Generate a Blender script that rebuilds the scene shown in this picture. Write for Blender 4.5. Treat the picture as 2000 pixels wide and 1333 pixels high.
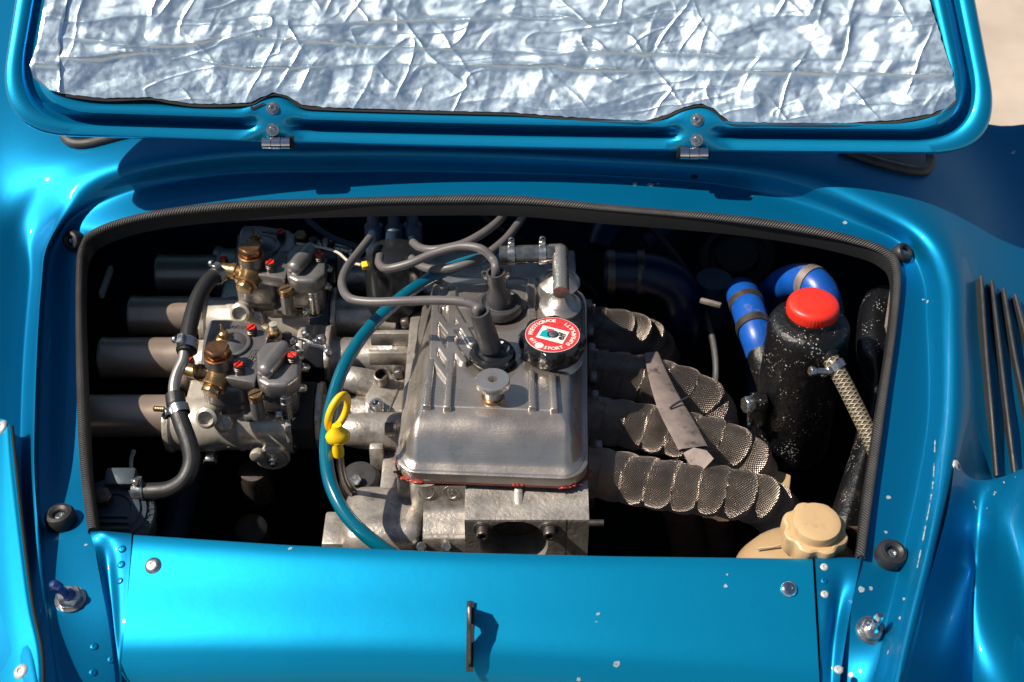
import bpy, bmesh, math, random
from mathutils import Vector, Matrix, noise
from mathutils.bvhtree import BVHTree
import numpy as np
R = math.radians
random.seed(7)
for o in list(bpy.data.objects): bpy.data.objects.remove(o)
scene = bpy.context.scene
COL = scene.collection

# ------------------------------------------------------------------ camera
PITCH = R(40)
CAM = Vector((0, -1.2257, 1.0285))
cd = bpy.data.cameras.new('camera'); cam = bpy.data.objects.new('camera', cd); COL.objects.link(cam)
cam.location = CAM; cam.rotation_euler = (R(90) - PITCH, 0, 0)
cd.lens = 50; cd.sensor_width = 36; cd.clip_start = .05; cd.clip_end = 400
cd.dof.use_dof = True; cd.dof.focus_distance = 1.60; cd.dof.aperture_fstop = 7.0
scene.camera = cam
# ------------------------------------------------------------------ light
LDIR = Vector((1, .16, -1.22)).normalized()          # direction the sunlight travels
S = -LDIR
world = bpy.data.worlds.new('World'); scene.world = world; world.use_nodes = True
nt = world.node_tree; nt.nodes.clear()
sky = nt.nodes.new('ShaderNodeTexSky'); sky.sky_type = 'NISHITA'; sky.sun_disc = False
sky.sun_elevation = math.asin(S.z); sky.sun_rotation = math.atan2(S.x, S.y)
bg = nt.nodes.new('ShaderNodeBackground'); bg.inputs[1].default_value = .05
wo = nt.nodes.new('ShaderNodeOutputWorld')
nt.links.new(sky.outputs[0], bg.inputs[0]); nt.links.new(bg.outputs[0], wo.inputs[0])
sd = bpy.data.lights.new('sun', 'SUN'); sd.energy = 5; sd.angle = R(.53); sd.color = (1, .91, .79)
sun = bpy.data.objects.new('sun', sd); COL.objects.link(sun)
sun.rotation_euler = LDIR.to_track_quat('-Z', 'Y').to_euler()
scene.view_settings.view_transform = 'Standard'; scene.view_settings.look = 'None'
scene.view_settings.exposure = .5; scene.view_settings.gamma = 1
scene.cycles.max_bounces = 8; scene.cycles.sample_clamp_indirect = 6; scene.cycles.use_denoising = True
scene.cycles.caustics_reflective = False; scene.cycles.caustics_refractive = False

# ------------------------------------------------------------------ placing helpers
FV = Vector((0, math.cos(PITCH), -math.sin(PITCH))); UV_ = Vector((0, math.sin(PITCH), math.cos(PITCH))); RV = Vector((1, 0, 0))
FPX = 50 / 36 * 2000
def ray(px, py): return FV + RV * ((px - 1000) / FPX) + UV_ * ((666.5 - py) / FPX)
def P(px, py, z):
    d = ray(px, py); return CAM + d * ((z - CAM.z) / d.z)
def PX(px, py, x):
    d = ray(px, py); return CAM + d * ((x - CAM.x) / d.x)
def PY(px, py, y):
    d = ray(px, py); return CAM + d * ((y - CAM.y) / d.y)
SL = .18
def PD(px, py, off=0):                                # on the sloping rear deck, raised by off
    d = ray(px, py); x = 0
    for _ in range(6):
        p = CAM + d * ((SL * CAM.y + off - .12 * min(x * x, .42) - CAM.z) / (d.z - SL * d.y)); x = p.x
    return p
LB = PD(1000, 288, .055); LEAN = math.tan(R(46)); CROWN = .08
LN = Vector((0, -math.cos(R(46)), math.sin(R(46))))
def PL(px, py, off=0):                                # on the open lid: leaning back, its sides curving towards the rear
    d = ray(px, py); t = 1.8; B = LB + LN * off
    for _ in range(12):
        p = CAM + d * t
        f = p.y - B.y - LEAN * (p.z - B.z) + CROWN * (p.x / .55) ** 2
        df = d.y - LEAN * d.z + 2 * CROWN * p.x * d.x / .55 ** 2
        t -= f / df
    return CAM + d * t
def depth(p): return (Vector(p) - CAM).dot(FV)
def m_(px, p): return px * depth(p) / FPX             # pixel length -> metres at p

# ------------------------------------------------------------------ mesh helpers
LOC = {}
def tag(o, label=None, cat=None, group=None, kind=None):
    if label: o['label'] = label
    if cat: o['category'] = cat
    if group: o['group'] = group
    if kind: o['kind'] = kind
    return o
def thing(name, label, cat, loc=(0, 0, 0), group=None):
    o = bpy.data.objects.new(name, None); o.empty_display_size = .02; o.location = loc; COL.objects.link(o)
    LOC[o.name] = Vector(loc); return tag(o, label, cat, group)
class MB:
    def __init__(s): s.v = []; s.f = []; s.uv = []
    def add(s, g, M=None):
        vs, fs = g[0], g[1]; uv = g[2] if len(g) > 2 else None
        n = len(s.v)
        s.v += [(M @ Vector(v)) if M is not None else Vector(v) for v in vs]
        s.f += [tuple(i + n for i in f) for f in fs]
        s.uv += list(uv) if uv else [(v[0] * 10, v[1] * 10) for v in vs]
        return s
    def build(s, name, mat, parent=None, angle=38, kind=None, label=None):
        if parent is None:
            c = sum(s.v, Vector()) / len(s.v)
            zmin = min(v.z for v in s.v); c.z = zmin
        else: c = LOC[parent.name]
        me = bpy.data.meshes.new(name); me.from_pydata([v - c for v in s.v], [], s.f)
        ul = me.uv_layers.new(name='UVMap'); idx = np.empty(len(me.loops), dtype=np.int32); me.loops.foreach_get('vertex_index', idx)
        ul.data.foreach_set('uv', np.array(s.uv, dtype=np.float32)[idx].ravel())
        if mat: me.materials.append(mat)
        me.validate(); me.update()
        bm = bmesh.new(); bm.from_mesh(me); bmesh.ops.recalc_face_normals(bm, faces=bm.faces) if getattr(s, 'recalc', True) else None; bm.to_mesh(me); bm.free()
        me.shade_smooth(); me.set_sharp_from_angle(angle=R(angle))
        o = bpy.data.objects.new(name, me); COL.objects.link(o)
        if parent is None: o.location = c
        else: o.parent = parent
        LOC[o.name] = Vector(c)
        if kind: o['kind'] = kind
        if label: o['label'] = label
        return o
def one(name, mat, g, parent=None, M=None, **k): return MB().add(g, M).build(name, mat, parent, **k)
def fr(o, z=(0, 0, 1), x=None):                       # frame at o with local z along z
    z = Vector(z).normalized(); x = Vector(x) if x is not None else (Vector((1, 0, 0)) if abs(z.x) < .9 else Vector((0, 1, 0)))
    x = (x - z * x.dot(z)).normalized(); y = z.cross(x)
    return Matrix(((x.x, y.x, z.x, o[0]), (x.y, y.y, z.y, o[1]), (x.z, y.z, z.z, o[2]), (0, 0, 0, 1)))
def lathe(prof, seg=32, rf=None):                     # profile of (r, z); rf(angle, i) scales the radius
    vs = []; fs = []; uv = []; L = 0
    for i, (r, z) in enumerate(prof):
        if i: L += math.hypot(r - prof[i - 1][0], z - prof[i - 1][1])
        for k in range(seg + 1):
            a = 2 * math.pi * k / seg; q = r * (rf(a, i) if rf else 1)
            vs.append((q * math.cos(a), q * math.sin(a), z)); uv.append((k / seg, L))
    w = seg + 1
    for i in range(len(prof) - 1):
        for k in range(seg): fs.append((i * w + k, i * w + k + 1, (i + 1) * w + k + 1, (i + 1) * w + k))
    return weld(vs, fs, uv)
def weld(vs, fs, uv): return vs, fs, uv
def cyl(r, h, seg=24, ch=None, r2=None):
    ch = min(r, h) * .12 if ch is None else ch; r2 = r if r2 is None else r2
    return lathe([(0, 0), (r - ch, 0), (r, ch), (r2, h - ch), (r2 - ch, h), (0, h)], seg)
def cr(pts, n=8):                                     # Catmull-Rom through points
    pts = [Vector(p) for p in pts]
    if len(pts) < 3: return [pts[0].lerp(pts[1], i / n) for i in range(n + 1)]
    e = [pts[0] * 2 - pts[1]] + pts + [pts[-1] * 2 - pts[-2]]; out = []
    for i in range(1, len(e) - 2):
        a, b, c, d = e[i - 1:i + 3]
        for k in range(n):
            t = k / n
            out.append(.5 * ((2 * b) + (c - a) * t + (2 * a - 5 * b + 4 * c - d) * t * t + (3 * b - a - 3 * c + d) * t ** 3))
    out.append(pts[-1]); return out
def tube(pts, r, seg=16, n=8, caps=True, rf=None, raw=False):
    path = [Vector(p) for p in pts] if raw else cr(pts, n)
    vs = []; fs = []; uv = []; L = 0; N = None
    for i, p in enumerate(path):
        t = (path[min(i + 1, len(path) - 1)] - path[max(i - 1, 0)]).normalized()
        if N is None:
            N = Vector((0, 0, 1)) if abs(t.z) < .9 else Vector((0, 1, 0))
        N = (N - t * N.dot(t)).normalized(); B = t.cross(N)
        if i: L += (p - path[i - 1]).length
        for k in range(seg + 1):
            a = 2 * math.pi * k / seg; q = (r(i / (len(path) - 1)) if callable(r) else r)
            if rf: q += rf(a, L)
            vs.append(p + (N * math.cos(a) + B * math.sin(a)) * q); uv.append((k / seg, L))
    w = seg + 1
    for i in range(len(path) - 1):
        for k in range(seg): fs.append((i * w + k, i * w + k + 1, (i + 1) * w + k + 1, (i + 1) * w + k))
    if caps:
        fs.append(tuple(range(seg))[::-1]); fs.append(tuple((len(path) - 1) * w + k for k in range(seg)))
    return vs, fs, uv
def from_bm(bm):
    bm.verts.ensure_lookup_table(); bm.verts.index_update()
    vs = [v.co.copy() for v in bm.verts]; fs = [tuple(v.index for v in f.verts) for f in bm.faces]; bm.free()
    return vs, fs
def box(sx, sy, sz, bev=.002, seg=2, c=(0, 0, 0)):
    bm = bmesh.new(); bmesh.ops.create_cube(bm, size=1)
    for v in bm.verts: v.co = Vector((v.co.x * sx + c[0], v.co.y * sy + c[1], v.co.z * sz + c[2]))
    if bev: bmesh.ops.bevel(bm, geom=bm.edges[:], offset=bev, segments=seg, profile=.5, affect='EDGES')
    return from_bm(bm)
def bx(x0, x1, y0, y1, z0, z1, bev=.003, seg=2): return box(x1 - x0, y1 - y0, z1 - z0, bev, seg, ((x0 + x1) / 2, (y0 + y1) / 2, (z0 + z1) / 2))
def prism(poly, z0, z1, bev=.0015, seg=2):
    bm = bmesh.new(); b = [bm.verts.new((p[0], p[1], z0)) for p in poly]; t = [bm.verts.new((p[0], p[1], z1)) for p in poly]
    n = len(poly); bm.faces.new(b[::-1]); bm.faces.new(t)
    for i in range(n): bm.faces.new((b[i], b[(i + 1) % n], t[(i + 1) % n], t[i]))
    bmesh.ops.recalc_face_normals(bm, faces=bm.faces)
    if bev: bmesh.ops.bevel(bm, geom=[e for e in bm.edges], offset=bev, segments=seg, profile=.5, affect='EDGES', clamp_overlap=True)
    return from_bm(bm)
def ngon(n, r, a0=0): return [(r * math.cos(a0 + 2 * math.pi * k / n), r * math.sin(a0 + 2 * math.pi * k / n)) for k in range(n)]
def hexn(r, h, bev=None): return prism(ngon(6, r), 0, h, r * .1 if bev is None else bev, 1)
def grid(rows, closed=False):                         # rows of points -> quads
    vs = [p for r in rows for p in r]; w = len(rows[0]); fs = []
    for i in range(len(rows) - 1):
        for k in range(w - (0 if closed else 1)):
            k2 = (k + 1) % w; fs.append((i * w + k, i * w + k2, (i + 1) * w + k2, (i + 1) * w + k))
    uv = [(k / w, i / len(rows)) for i in range(len(rows)) for k in range(w)]
    return vs, fs, uv
def helix(r, pitch, turns, wr, n=14, seg=6):
    pts = [(r * math.cos(2 * math.pi * i / n), r * math.sin(2 * math.pi * i / n), pitch * i / n) for i in range(int(turns * n) + 1)]
    return tube(pts, wr, seg, raw=True)
def torus(R_, r, seg=36, s2=12):
    rows = [[Vector(((R_ + r * math.cos(b)) * math.cos(a), (R_ + r * math.cos(b)) * math.sin(a), r * math.sin(b))) for b in [2 * math.pi * j / s2 for j in range(s2)]] for a in [2 * math.pi * i / seg for i in range(seg + 1)]]
    return grid(rows, True)
def textmesh(s, size, ext=.0003, M=None, align='CENTER', bold=0.0):
    c = bpy.data.curves.new('t', 'FONT'); c.body = s; c.size = size; c.extrude = ext; c.align_x = align; c.align_y = 'CENTER'; c.offset = bold; c.resolution_u = 3
    o = bpy.data.objects.new('t', c); me = bpy.data.meshes.new_from_object(o)
    vs = [v.co.copy() for v in me.vertices]; fs = [tuple(p.vertices) for p in me.polygons]
    bpy.data.objects.remove(o); bpy.data.meshes.remove(me); bpy.data.curves.remove(c)
    if M is not None: vs = [M @ v for v in vs]
    return vs, fs
def copy_tree(o, parent=None):
    c = o.copy(); COL.objects.link(c); c.parent = parent if parent else o.parent
    LOC[c.name] = LOC.get(o.name, Vector())
    for ch in [k for k in list(bpy.data.objects) if k.parent == o and k != c]: copy_tree(ch, c)
    return c

# ------------------------------------------------------------------ materials
def mat(name, base, metal=0., rough=.5, var=.0, vscale=40, bump=0., bscale=200, bdist=.001, coat=0., crough=.1, spec=.5, var2=None, trans=0., sss=0., rvar=0., stretch=None, speck=None, dirt=None):
    m = bpy.data.materials.new(name); m.use_nodes = True; t = m.node_tree; N = t.nodes; Lk = t.links
    b = N['Principled BSDF']; b.inputs['Base Color'].default_value = (*base, 1)
    b.inputs['Metallic'].default_value = metal; b.inputs['Roughness'].default_value = rough
    b.inputs['Coat Weight'].default_value = coat; b.inputs['Coat Roughness'].default_value = crough
    b.inputs['Specular IOR Level'].default_value = spec; b.inputs['Transmission Weight'].default_value = trans
    if sss: b.inputs['Subsurface Weight'].default_value = sss; b.inputs['Subsurface Radius'].default_value = (.01, .006, .003)
    tc = N.new('ShaderNodeTexCoord'); co = tc.outputs['Object']
    if stretch:
        mp = N.new('ShaderNodeMapping'); mp.inputs['Scale'].default_value = stretch; Lk.new(co, mp.inputs[0]); co = mp.outputs[0]
    col = None
    def nz(sc, det=4, rg=.6):
        n = N.new('ShaderNodeTexNoise'); n.inputs['Scale'].default_value = sc; n.inputs['Detail'].default_value = det; n.inputs['Roughness'].default_value = rg
        Lk.new(co, n.inputs['Vector']); return n.outputs[0]
    def mixc(fac, a, bcol):
        x = N.new('ShaderNodeMix'); x.data_type = 'RGBA'
        if fac is not None: Lk.new(fac, x.inputs[0])
        if a is None: x.inputs[6].default_value = (*base, 1)
        elif isinstance(a, tuple): x.inputs[6].default_value = (*a, 1)
        else: Lk.new(a, x.inputs[6])
        x.inputs[7].default_value = (*bcol, 1); return x.outputs[2]
    def ramp(s, p0, p1):
        r = N.new('ShaderNodeMapRange'); r.inputs[1].default_value = p0; r.inputs[2].default_value = p1; Lk.new(s, r.inputs[0]); return r.outputs[0]
    if var:
        c2 = var2 or tuple(c * (1 - var) for c in base)
        col = mixc(ramp(nz(vscale, 6), .35, .68), None, c2)
    if dirt:                                          # (colour, scale, low, high)
        col = mixc(ramp(nz(dirt[1], 8, .7), dirt[2], dirt[3]), col, dirt[0])
    if speck:                                         # chips: (colour, scale, threshold)
        v = N.new('ShaderNodeTexVoronoi'); v.inputs['Scale'].default_value = speck[1]; v.inputs['Randomness'].default_value = 1
        ad = N.new('ShaderNodeVectorMath'); ad.operation = 'ADD'; nn = N.new('ShaderNodeTexNoise'); nn.inputs['Scale'].default_value = speck[1] * 3; Lk.new(co, nn.inputs['Vector'])
        sc_ = N.new('ShaderNodeVectorMath'); sc_.operation = 'SCALE'; sc_.inputs[3].default_value = .5 / speck[1]; Lk.new(nn.outputs[1], sc_.inputs[0])
        Lk.new(co, ad.inputs[0]); Lk.new(sc_.outputs[0], ad.inputs[1]); Lk.new(ad.outputs[0], v.inputs['Vector'])
        big = ramp(nz(speck[1] * .12, 3), .46, .72)
        mul = N.new('ShaderNodeMath'); mul.operation = 'MULTIPLY'; mul.inputs[1].default_value = speck[2]; Lk.new(big, mul.inputs[0])
        lt = N.new('ShaderNodeMath'); lt.operation = 'LESS_THAN'; Lk.new(v.outputs[0], lt.inputs[0]); Lk.new(mul.outputs[0], lt.inputs[1])
        col = mixc(lt.outputs[0], col, speck[0])
    if col is not None: Lk.new(col, b.inputs['Base Color'])
    if rvar:
        r = N.new('ShaderNodeMapRange'); r.inputs[1].default_value = .3; r.inputs[2].default_value = .7
        r.inputs[3].default_value = max(.02, rough - rvar); r.inputs[4].default_value = rough + rvar
        Lk.new(nz(vscale * 1.7, 5), r.inputs[0]); Lk.new(r.outputs[0], b.inputs['Roughness'])
    if bump:
        bp = N.new('ShaderNodeBump'); bp.inputs['Strength'].default_value = bump; bp.inputs['Distance'].default_value = bdist
        Lk.new(nz(bscale, 6), bp.inputs['Height']); Lk.new(bp.outputs[0], b.inputs['Normal'])
    return m
def weave(m, su, sv, strength=.6, dist=.001, kind='weave', dark=None):      # adds a UV-driven thread relief
    t = m.node_tree; N = t.nodes; Lk = t.links; b = N['Principled BSDF']
    u = N.new('ShaderNodeUVMap'); sp = N.new('ShaderNodeSeparateXYZ'); Lk.new(u.outputs[0], sp.inputs[0])
    def mth(op, a, c):
        x = N.new('ShaderNodeMath'); x.operation = op
        for i, q in enumerate((a, c)):
            if q is None: continue
            if isinstance(q, (int, float)): x.inputs[i].default_value = q
            else: Lk.new(q, x.inputs[i])
        return x.outputs[0]
    U = mth('MULTIPLY', sp.outputs[0], su * 2 * math.pi); V = mth('MULTIPLY', sp.outputs[1], sv * 2 * math.pi)
    if kind == 'weave': h = mth('MULTIPLY', mth('SINE', U, None), mth('SINE', V, None))
    elif kind == 'cross': h = mth('MAXIMUM', mth('SINE', mth('ADD', U, V), None), mth('SINE', mth('SUBTRACT', U, V), None))
    elif kind == 'ribs': h = mth('SINE', V, None)
    else: h = mth('SINE', mth('ADD', U, V), None)
    if dark:
        x = N.new('ShaderNodeMix'); x.data_type = 'RGBA'; mr = N.new('ShaderNodeMapRange'); mr.inputs[1].default_value = dark[1]; mr.inputs[2].default_value = dark[2]
        Lk.new(h, mr.inputs[0]); Lk.new(mr.outputs[0], x.inputs[0])
        x.inputs[6].default_value = (*dark[0], 1)
        old = b.inputs['Base Color'].links
        if old: Lk.new(old[0].from_socket, x.inputs[7])
        else: x.inputs[7].default_value = b.inputs['Base Color'].default_value
        Lk.new(x.outputs[2], b.inputs['Base Color'])
    bp = N.new('ShaderNodeBump'); bp.inputs['Strength'].default_value = strength; bp.inputs['Distance'].default_value = dist
    Lk.new(h, bp.inputs['Height'])
    old = b.inputs['Normal'].links
    if old: Lk.new(old[0].from_socket, bp.inputs['Normal'])
    Lk.new(bp.outputs[0], b.inputs['Normal']); return m
PAINT = mat('blue_metallic_paint', (.0, .185, .385), .68, .47, var=1, vscale=1400, var2=(.0, .155, .33), spec=.2, coat=.2, crough=.05, rvar=.04, bump=.12, bscale=9, bdist=.004)
PAINTP = mat('blue_panel_paint', (.0, .25, .47), .66, .50, var=1, vscale=1400, var2=(.0, .22, .42), spec=.2, coat=.2, crough=.08, bump=.15, bscale=7, bdist=.004)
LIDP = mat('blue_lid_paint', (.0, .285, .54), .75, .38, var=1, vscale=1500, var2=(.0, .24, .45), coat=.4, crough=.05, bump=.1, bscale=12, bdist=.003)
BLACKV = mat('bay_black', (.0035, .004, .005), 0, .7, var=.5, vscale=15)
RUB = mat('black_rubber', (.022, .022, .024), 0, .48, var=.4, vscale=60, bump=.2, bscale=500, rvar=.1)
RUBG = mat('worn_rubber', (.045, .045, .048), 0, .55, var=.5, vscale=50, bump=.35, bscale=420, rvar=.1)
SEAL = weave(mat('seal_rubber', (.12, .112, .108), 0, .46, var=.45, vscale=30), 6, 300, .95, .0012, 'diag', ((.02, .02, .02), -.9, .2))
CAST = mat('cast_aluminium', (.58, .53, .475), .65, .38, var=.4, vscale=28, bump=.5, bscale=260, bdist=.0012, rvar=.1, dirt=((.16, .12, .09), 45, .50, .74))
COVER = mat('rocker_cover_metal', (.58, .52, .465), .85, .31, var=.22, vscale=14, bump=.2, bscale=330, bdist=.001, rvar=.09, dirt=((.24, .20, .17), 40, .6, .85))
def brushed(m, strength=.35, scale=(6, 500, 60)):     # fine horizontal brushing lines
    t = m.node_tree; N = t.nodes; L = t.links; b = N['Principled BSDF']
    tc = N.new('ShaderNodeTexCoord'); mp = N.new('ShaderNodeMapping'); mp.inputs['Scale'].default_value = scale; n = N.new('ShaderNodeTexNoise'); n.inputs['Scale'].default_value = 3; n.inputs['Detail'].default_value = 3
    L.new(tc.outputs['Object'], mp.inputs[0]); L.new(mp.outputs[0], n.inputs['Vector'])
    bp = N.new('ShaderNodeBump'); bp.inputs['Strength'].default_value = strength; bp.inputs['Distance'].default_value = .0006; L.new(n.outputs[0], bp.inputs['Height'])
    if b.inputs['Normal'].links: L.new(b.inputs['Normal'].links[0].from_socket, bp.inputs['Normal'])
    L.new(bp.outputs[0], b.inputs['Normal']); return m
brushed(COVER, .32, (12, 60, 450))
CARB = mat('carburettor_metal', (.29, .275, .27), .65, .36, var=.3, vscale=35, bump=.25, bscale=300, rvar=.1, dirt=((.20, .16, .11), 60, .58, .8))
CARBL = mat('carburettor_bare_metal', (.66, .60, .51), .45, .34, var=.3, vscale=35, bump=.25, bscale=300, rvar=.1, dirt=((.28, .22, .15), 50, .55, .8))
PIPE = mat('intake_trumpet_metal', (.38, .30, .24), .5, .34, var=.2, vscale=20, rvar=.08)
STEEL = mat('zinc_steel', (.55, .55, .54), .95, .28, var=.3, vscale=120, rvar=.1, bump=.15, bscale=300)
SATIN = mat('satin_aluminium_tube', (.40, .385, .37), .7, .38, var=.3, vscale=60)
CHROME = mat('chrome', (.75, .75, .76), 1, .12, var=.2, vscale=150)
BLUESHADE = mat('shade_darkened_silicone', (.001, .009, .05), 0, .4, var=.5, vscale=25)  # blue silicone with the shade on the rear hoses painted in
DSTEEL = mat('dark_steel', (.16, .135, .12), .8, .42, var=.5, vscale=110, bump=.3, bscale=300)
BRASS = mat('brass', (.42, .27, .13), .85, .36, var=.4, vscale=110, rvar=.08, bump=.12, bscale=250)
COPPER = mat('bronze', (.42, .21, .10), .9, .34, var=.35, vscale=90, rvar=.08, bump=.12, bscale=250)
REDMK = mat('red_paint_mark', (.75, .03, .01), 0, .4, var=.3, vscale=200)
REDSEAL = mat('red_sealant', (.42, .04, .02), 0, .45, var=.6, vscale=180, bump=.3)
GASK = mat('gasket', (.09, .02, .012), 0, .6, var=.5, vscale=90)
REDCAP = mat('red_cap_plastic', (.80, .03, .015), 0, .38, var=.25, vscale=50, bump=.25, bscale=120, bdist=.001, dirt=((.10, .02, .01), 70, .66, .74))
BLKPL = mat('black_plastic', (.012, .013, .015), 0, .22, bump=.08, bscale=60, bdist=.002)
TANK = mat('black_painted_steel', (.006, .006, .007), .0, .34, var=.4, vscale=60, spec=.4, speck=((.40, .38, .35), 300, .42), bump=.9, bscale=110, bdist=.002, dirt=((.07, .06, .055), 24, .60, .78))
BEIGE = mat('beige_plastic', (.52, .36, .19), 0, .42, var=.12, vscale=14, sss=.15, bump=.12, bscale=60, dirt=((.22, .14, .07), 34, .54, .74))
BEIGE2 = mat('tank_plastic', (.40, .27, .14), 0, .40, var=.2, vscale=10, sss=.2, bump=.2, bscale=50, speck=((.75, .68, .55), 60, .3))
YEL = mat('yellow_plastic', (.90, .55, .005), 0, .35, var=.1, vscale=50, dirt=((.05, .04, .01), 120, .66, .72))
LEAD = mat('grey_ignition_lead', (.125, .115, .115), 0, .42, var=.25, vscale=40, bump=.12, bscale=200, speck=((.03, .03, .03), 110, .25))
LEADB = mat('rubber_boot', (.055, .055, .062), 0, .48, var=.45, vscale=45, bump=.3, bscale=250, rvar=.1)
TEAL = mat('teal_hose', (.0, .12, .19), .0, .16, var=.25, vscale=14, coat=.6, crough=.08, sss=.2, bump=.05, bscale=60)
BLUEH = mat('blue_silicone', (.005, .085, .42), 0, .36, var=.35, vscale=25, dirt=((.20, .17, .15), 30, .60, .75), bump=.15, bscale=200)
WRAP = weave(mat('exhaust_wrap', (.84, .71, .62), .9, .30, var=.5, vscale=26, bump=.4, bscale=260), 62, 380, 1., .003, 'weave', ((.09, .07, .06), -.8, .35))
STRAP = mat('bare_strap', (.36, .29, .26), .4, .42, var=.45, vscale=30, bump=.25, bscale=160, dirt=((.06, .045, .04), 45, .56, .7))
RUST = mat('rusty_steel', (.10, .055, .035), .4, .65, var=.6, vscale=40, bump=.5)
BRAID = weave(mat('braided_hose', (.36, .31, .22), .15, .32, var=.2, vscale=30, coat=.4), 5, 190, .8, .0012, 'cross', ((.10, .08, .055), .55, .95))
FABRIC = weave(mat('fuel_hose', (.010, .010, .012), 0, .6, var=.4, vscale=40, bump=.3, bscale=300), 14, 420, .4, .0006, 'diag')
WIRE = mat('white_wire', (.5, .45, .38), 0, .5)
GROUNDM = mat('ground', (.48, .40, .33), 0, .9, var=.25, vscale=3, bump=.3, bscale=60)
LBLW = mat('label_white', (.78, .76, .68), 0, .4, var=.15, vscale=300); LBLR = mat('label_red', (.48, .02, .04), 0, .35, var=.5, vscale=200, var2=(.62, .06, .05))
LBLB = mat('label_black', (.015, .015, .02), 0, .4); LBLT = mat('label_teal', (.0, .32, .36), 0, .4)
GLASS = mat('dark_window', (.01, .012, .015), 0, .05)
DEADB = mat('dirty_blue_rubber', (.02, .05, .10), 0, .5, var=.4, vscale=30)
STUDB = mat('blue_anodised', (.10, .16, .42), .8, .22, var=.3, vscale=90)
CAPW = mat('screw_white', (.62, .62, .60), .4, .35, var=.2, vscale=100)
GOLDB = mat('grubby_label_gold', (.35, .24, .1), .3, .5)

# ================================================================== ground
tag(one('ground', GROUNDM, ([(-60, -60, -.95), (60, -60, -.95), (60, 60, -.95), (-60, 60, -.95)], [(0, 1, 2, 3)])), kind='structure')

# ================================================================== car body
car = thing('car_body', 'metallic blue rear body of the sports car around the open engine bay', 'car body', (0, -.1, -.9))
R1 = [(245,1420),(238,1345),(205,1180),(181,1042),(165,900),(157,700),(155,560),(163,482),(200,448),(300,420),(450,403),(620,396),(800,391),(1000,391),(1200,408),(1400,425),(1550,445),(1660,468),(1728,492),(1752,530),(1745,640),(1722,800),(1700,950),(1680,1090),(1660,1200),(1640,1345),(1630,1420)]
R2 = [(135,1420),(124,1333),(103,1180),(88,1042),(78,900),(82,700),(88,570),(103,485),(150,425),(260,383),(440,350),(620,345),(800,343),(1000,346),(1200,352),(1400,368),(1540,400),(1660,440),(1755,480),(1795,545),(1803,640),(1805,800),(1785,940),(1755,1080),(1728,1200),(1697,1345),(1680,1420)]
R3 = [(95,1420),(82,1333),(63,1180),(52,1042),(45,900),(52,700),(66,550),(75,465),(140,378),(245,331),(440,302),(620,299),(800,299),(1000,305),(1200,316),(1400,327),(1560,348),(1690,400),(1795,462),(1838,540),(1846,640),(1845,800),(1828,920),(1795,1080),(1764,1200),(1735,1333),(1718,1420)]
R4 = [(70,1420),(58,1333),(35,1180),(28,1042),(22,900),(28,700),(40,540),(45,445),(110,350),(225,300),(430,275),(620,270),(800,268),(1000,272),(1200,285),(1400,297),(1580,315),(1730,370),(1830,445),(1868,530),(1875,640),(1875,800),(1862,920),(1828,1080),(1800,1200),(1768,1333),(1750,1420)]
R5 = [(-20,1420),(-30,1333),(-60,1180),(-70,1042),(-70,900),(-60,700),(-40,520),(-20,400),(60,290),(200,235),(430,215),(620,210),(800,205),(1000,205),(1200,215),(1400,225),(1620,250),(1790,310),(1880,410),(1915,520),(1920,640),(1925,800),(1905,930),(1885,1080),(1860,1200),(1840,1333),(1820,1420)]
R6 = [(-160,1420),(-170,1333),(-200,1180),(-220,1042),(-230,900),(-230,700),(-220,500),(-160,250),(-20,110),(170,80),(430,140),(620,135),(800,130),(1000,130),(1200,140),(1400,150),(1650,200),(1860,262),(1960,340),(2010,480),(2030,640),(2040,800),(1990,940),(1965,1080),(1960,1200),(1960,1333),(1950,1420)]
R7 = [(-330,1420),(-340,1333),(-360,1180),(-380,1042),(-400,900),(-400,700),(-380,480),(-300,0),(-120,-80),(160,-60),(430,80),(620,75),(800,70),(1000,70),(1200,80),(1400,90),(1680,160),(1930,243),(2080,250),(2150,440),(2180,640),(2190,800),(2150,940),(2140,1080),(2150,1200),(2160,1333),(2160,1420)]
n_ = len(R1)
O1 = [0] * n_; O2 = [-.003] * n_
for i_, q_ in zip(range(2, 9), (-.006, -.020, -.043, -.048, -.045, -.032, -.012)): O1[i_] = q_; O2[i_] = -.003 + q_ * .8
O3 = [.026] * n_; O4 = [.031] * n_
O5 = [.0, .005, .016, .03, .045, .05, .05, .045, .04] + [.03] * 7 + [.018, .010, .006, .004, .004, .004, -.02, -.09, -.11, -.12, -.12]
O6 = [-.05, -.04, .0, .035, .06, .07, .07, .055, .04, .04] + [.05] * 6 + [.02, -.02, -.035, -.03, -.025, -.02, -.03, -.09, -.10, -.11, -.12]
O7 = [-.16, -.14, -.05, .02, .05, .06, .05, .03, .03, .04] + [.06] * 6 + [.0, -.03, -.045, -.06, -.08, -.09, -.03, -.09, -.10, -.11, -.12]
for i_ in range(2, 9):
    for O_, w_ in ((O3, .95), (O4, .95), (O5, .8), (O6, .4)): O_[i_] += O1[i_] * w_
for i_ in range(0, 8): O3[i_] -= .011; O4[i_] -= .013; O5[i_] -= .008
O1[0] = -.075; O1[1] = -.040; O1[2] = -.016; O2[0] = -.06; O2[1] = -.015; O1[-1] = -.075; O1[-2] = -.035; O2[-1] = -.06; O2[-2] = -.015
R2b = [(a[0] * .65 + b[0] * .35, a[1] * .65 + b[1] * .35) for a, b in zip(R2, R3)]; O2b = [.003] * n_
rings = [(R1, O1), (R2, O2), (R2b, O2b), (R3, O3), (R4, O4), (R5, O5), (R6, O6), (R7, O7)]
ctrl = []
for pts, offs in rings: ctrl.append([PD(p[0], p[1], o) for p, o in zip(pts, offs)])
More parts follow.
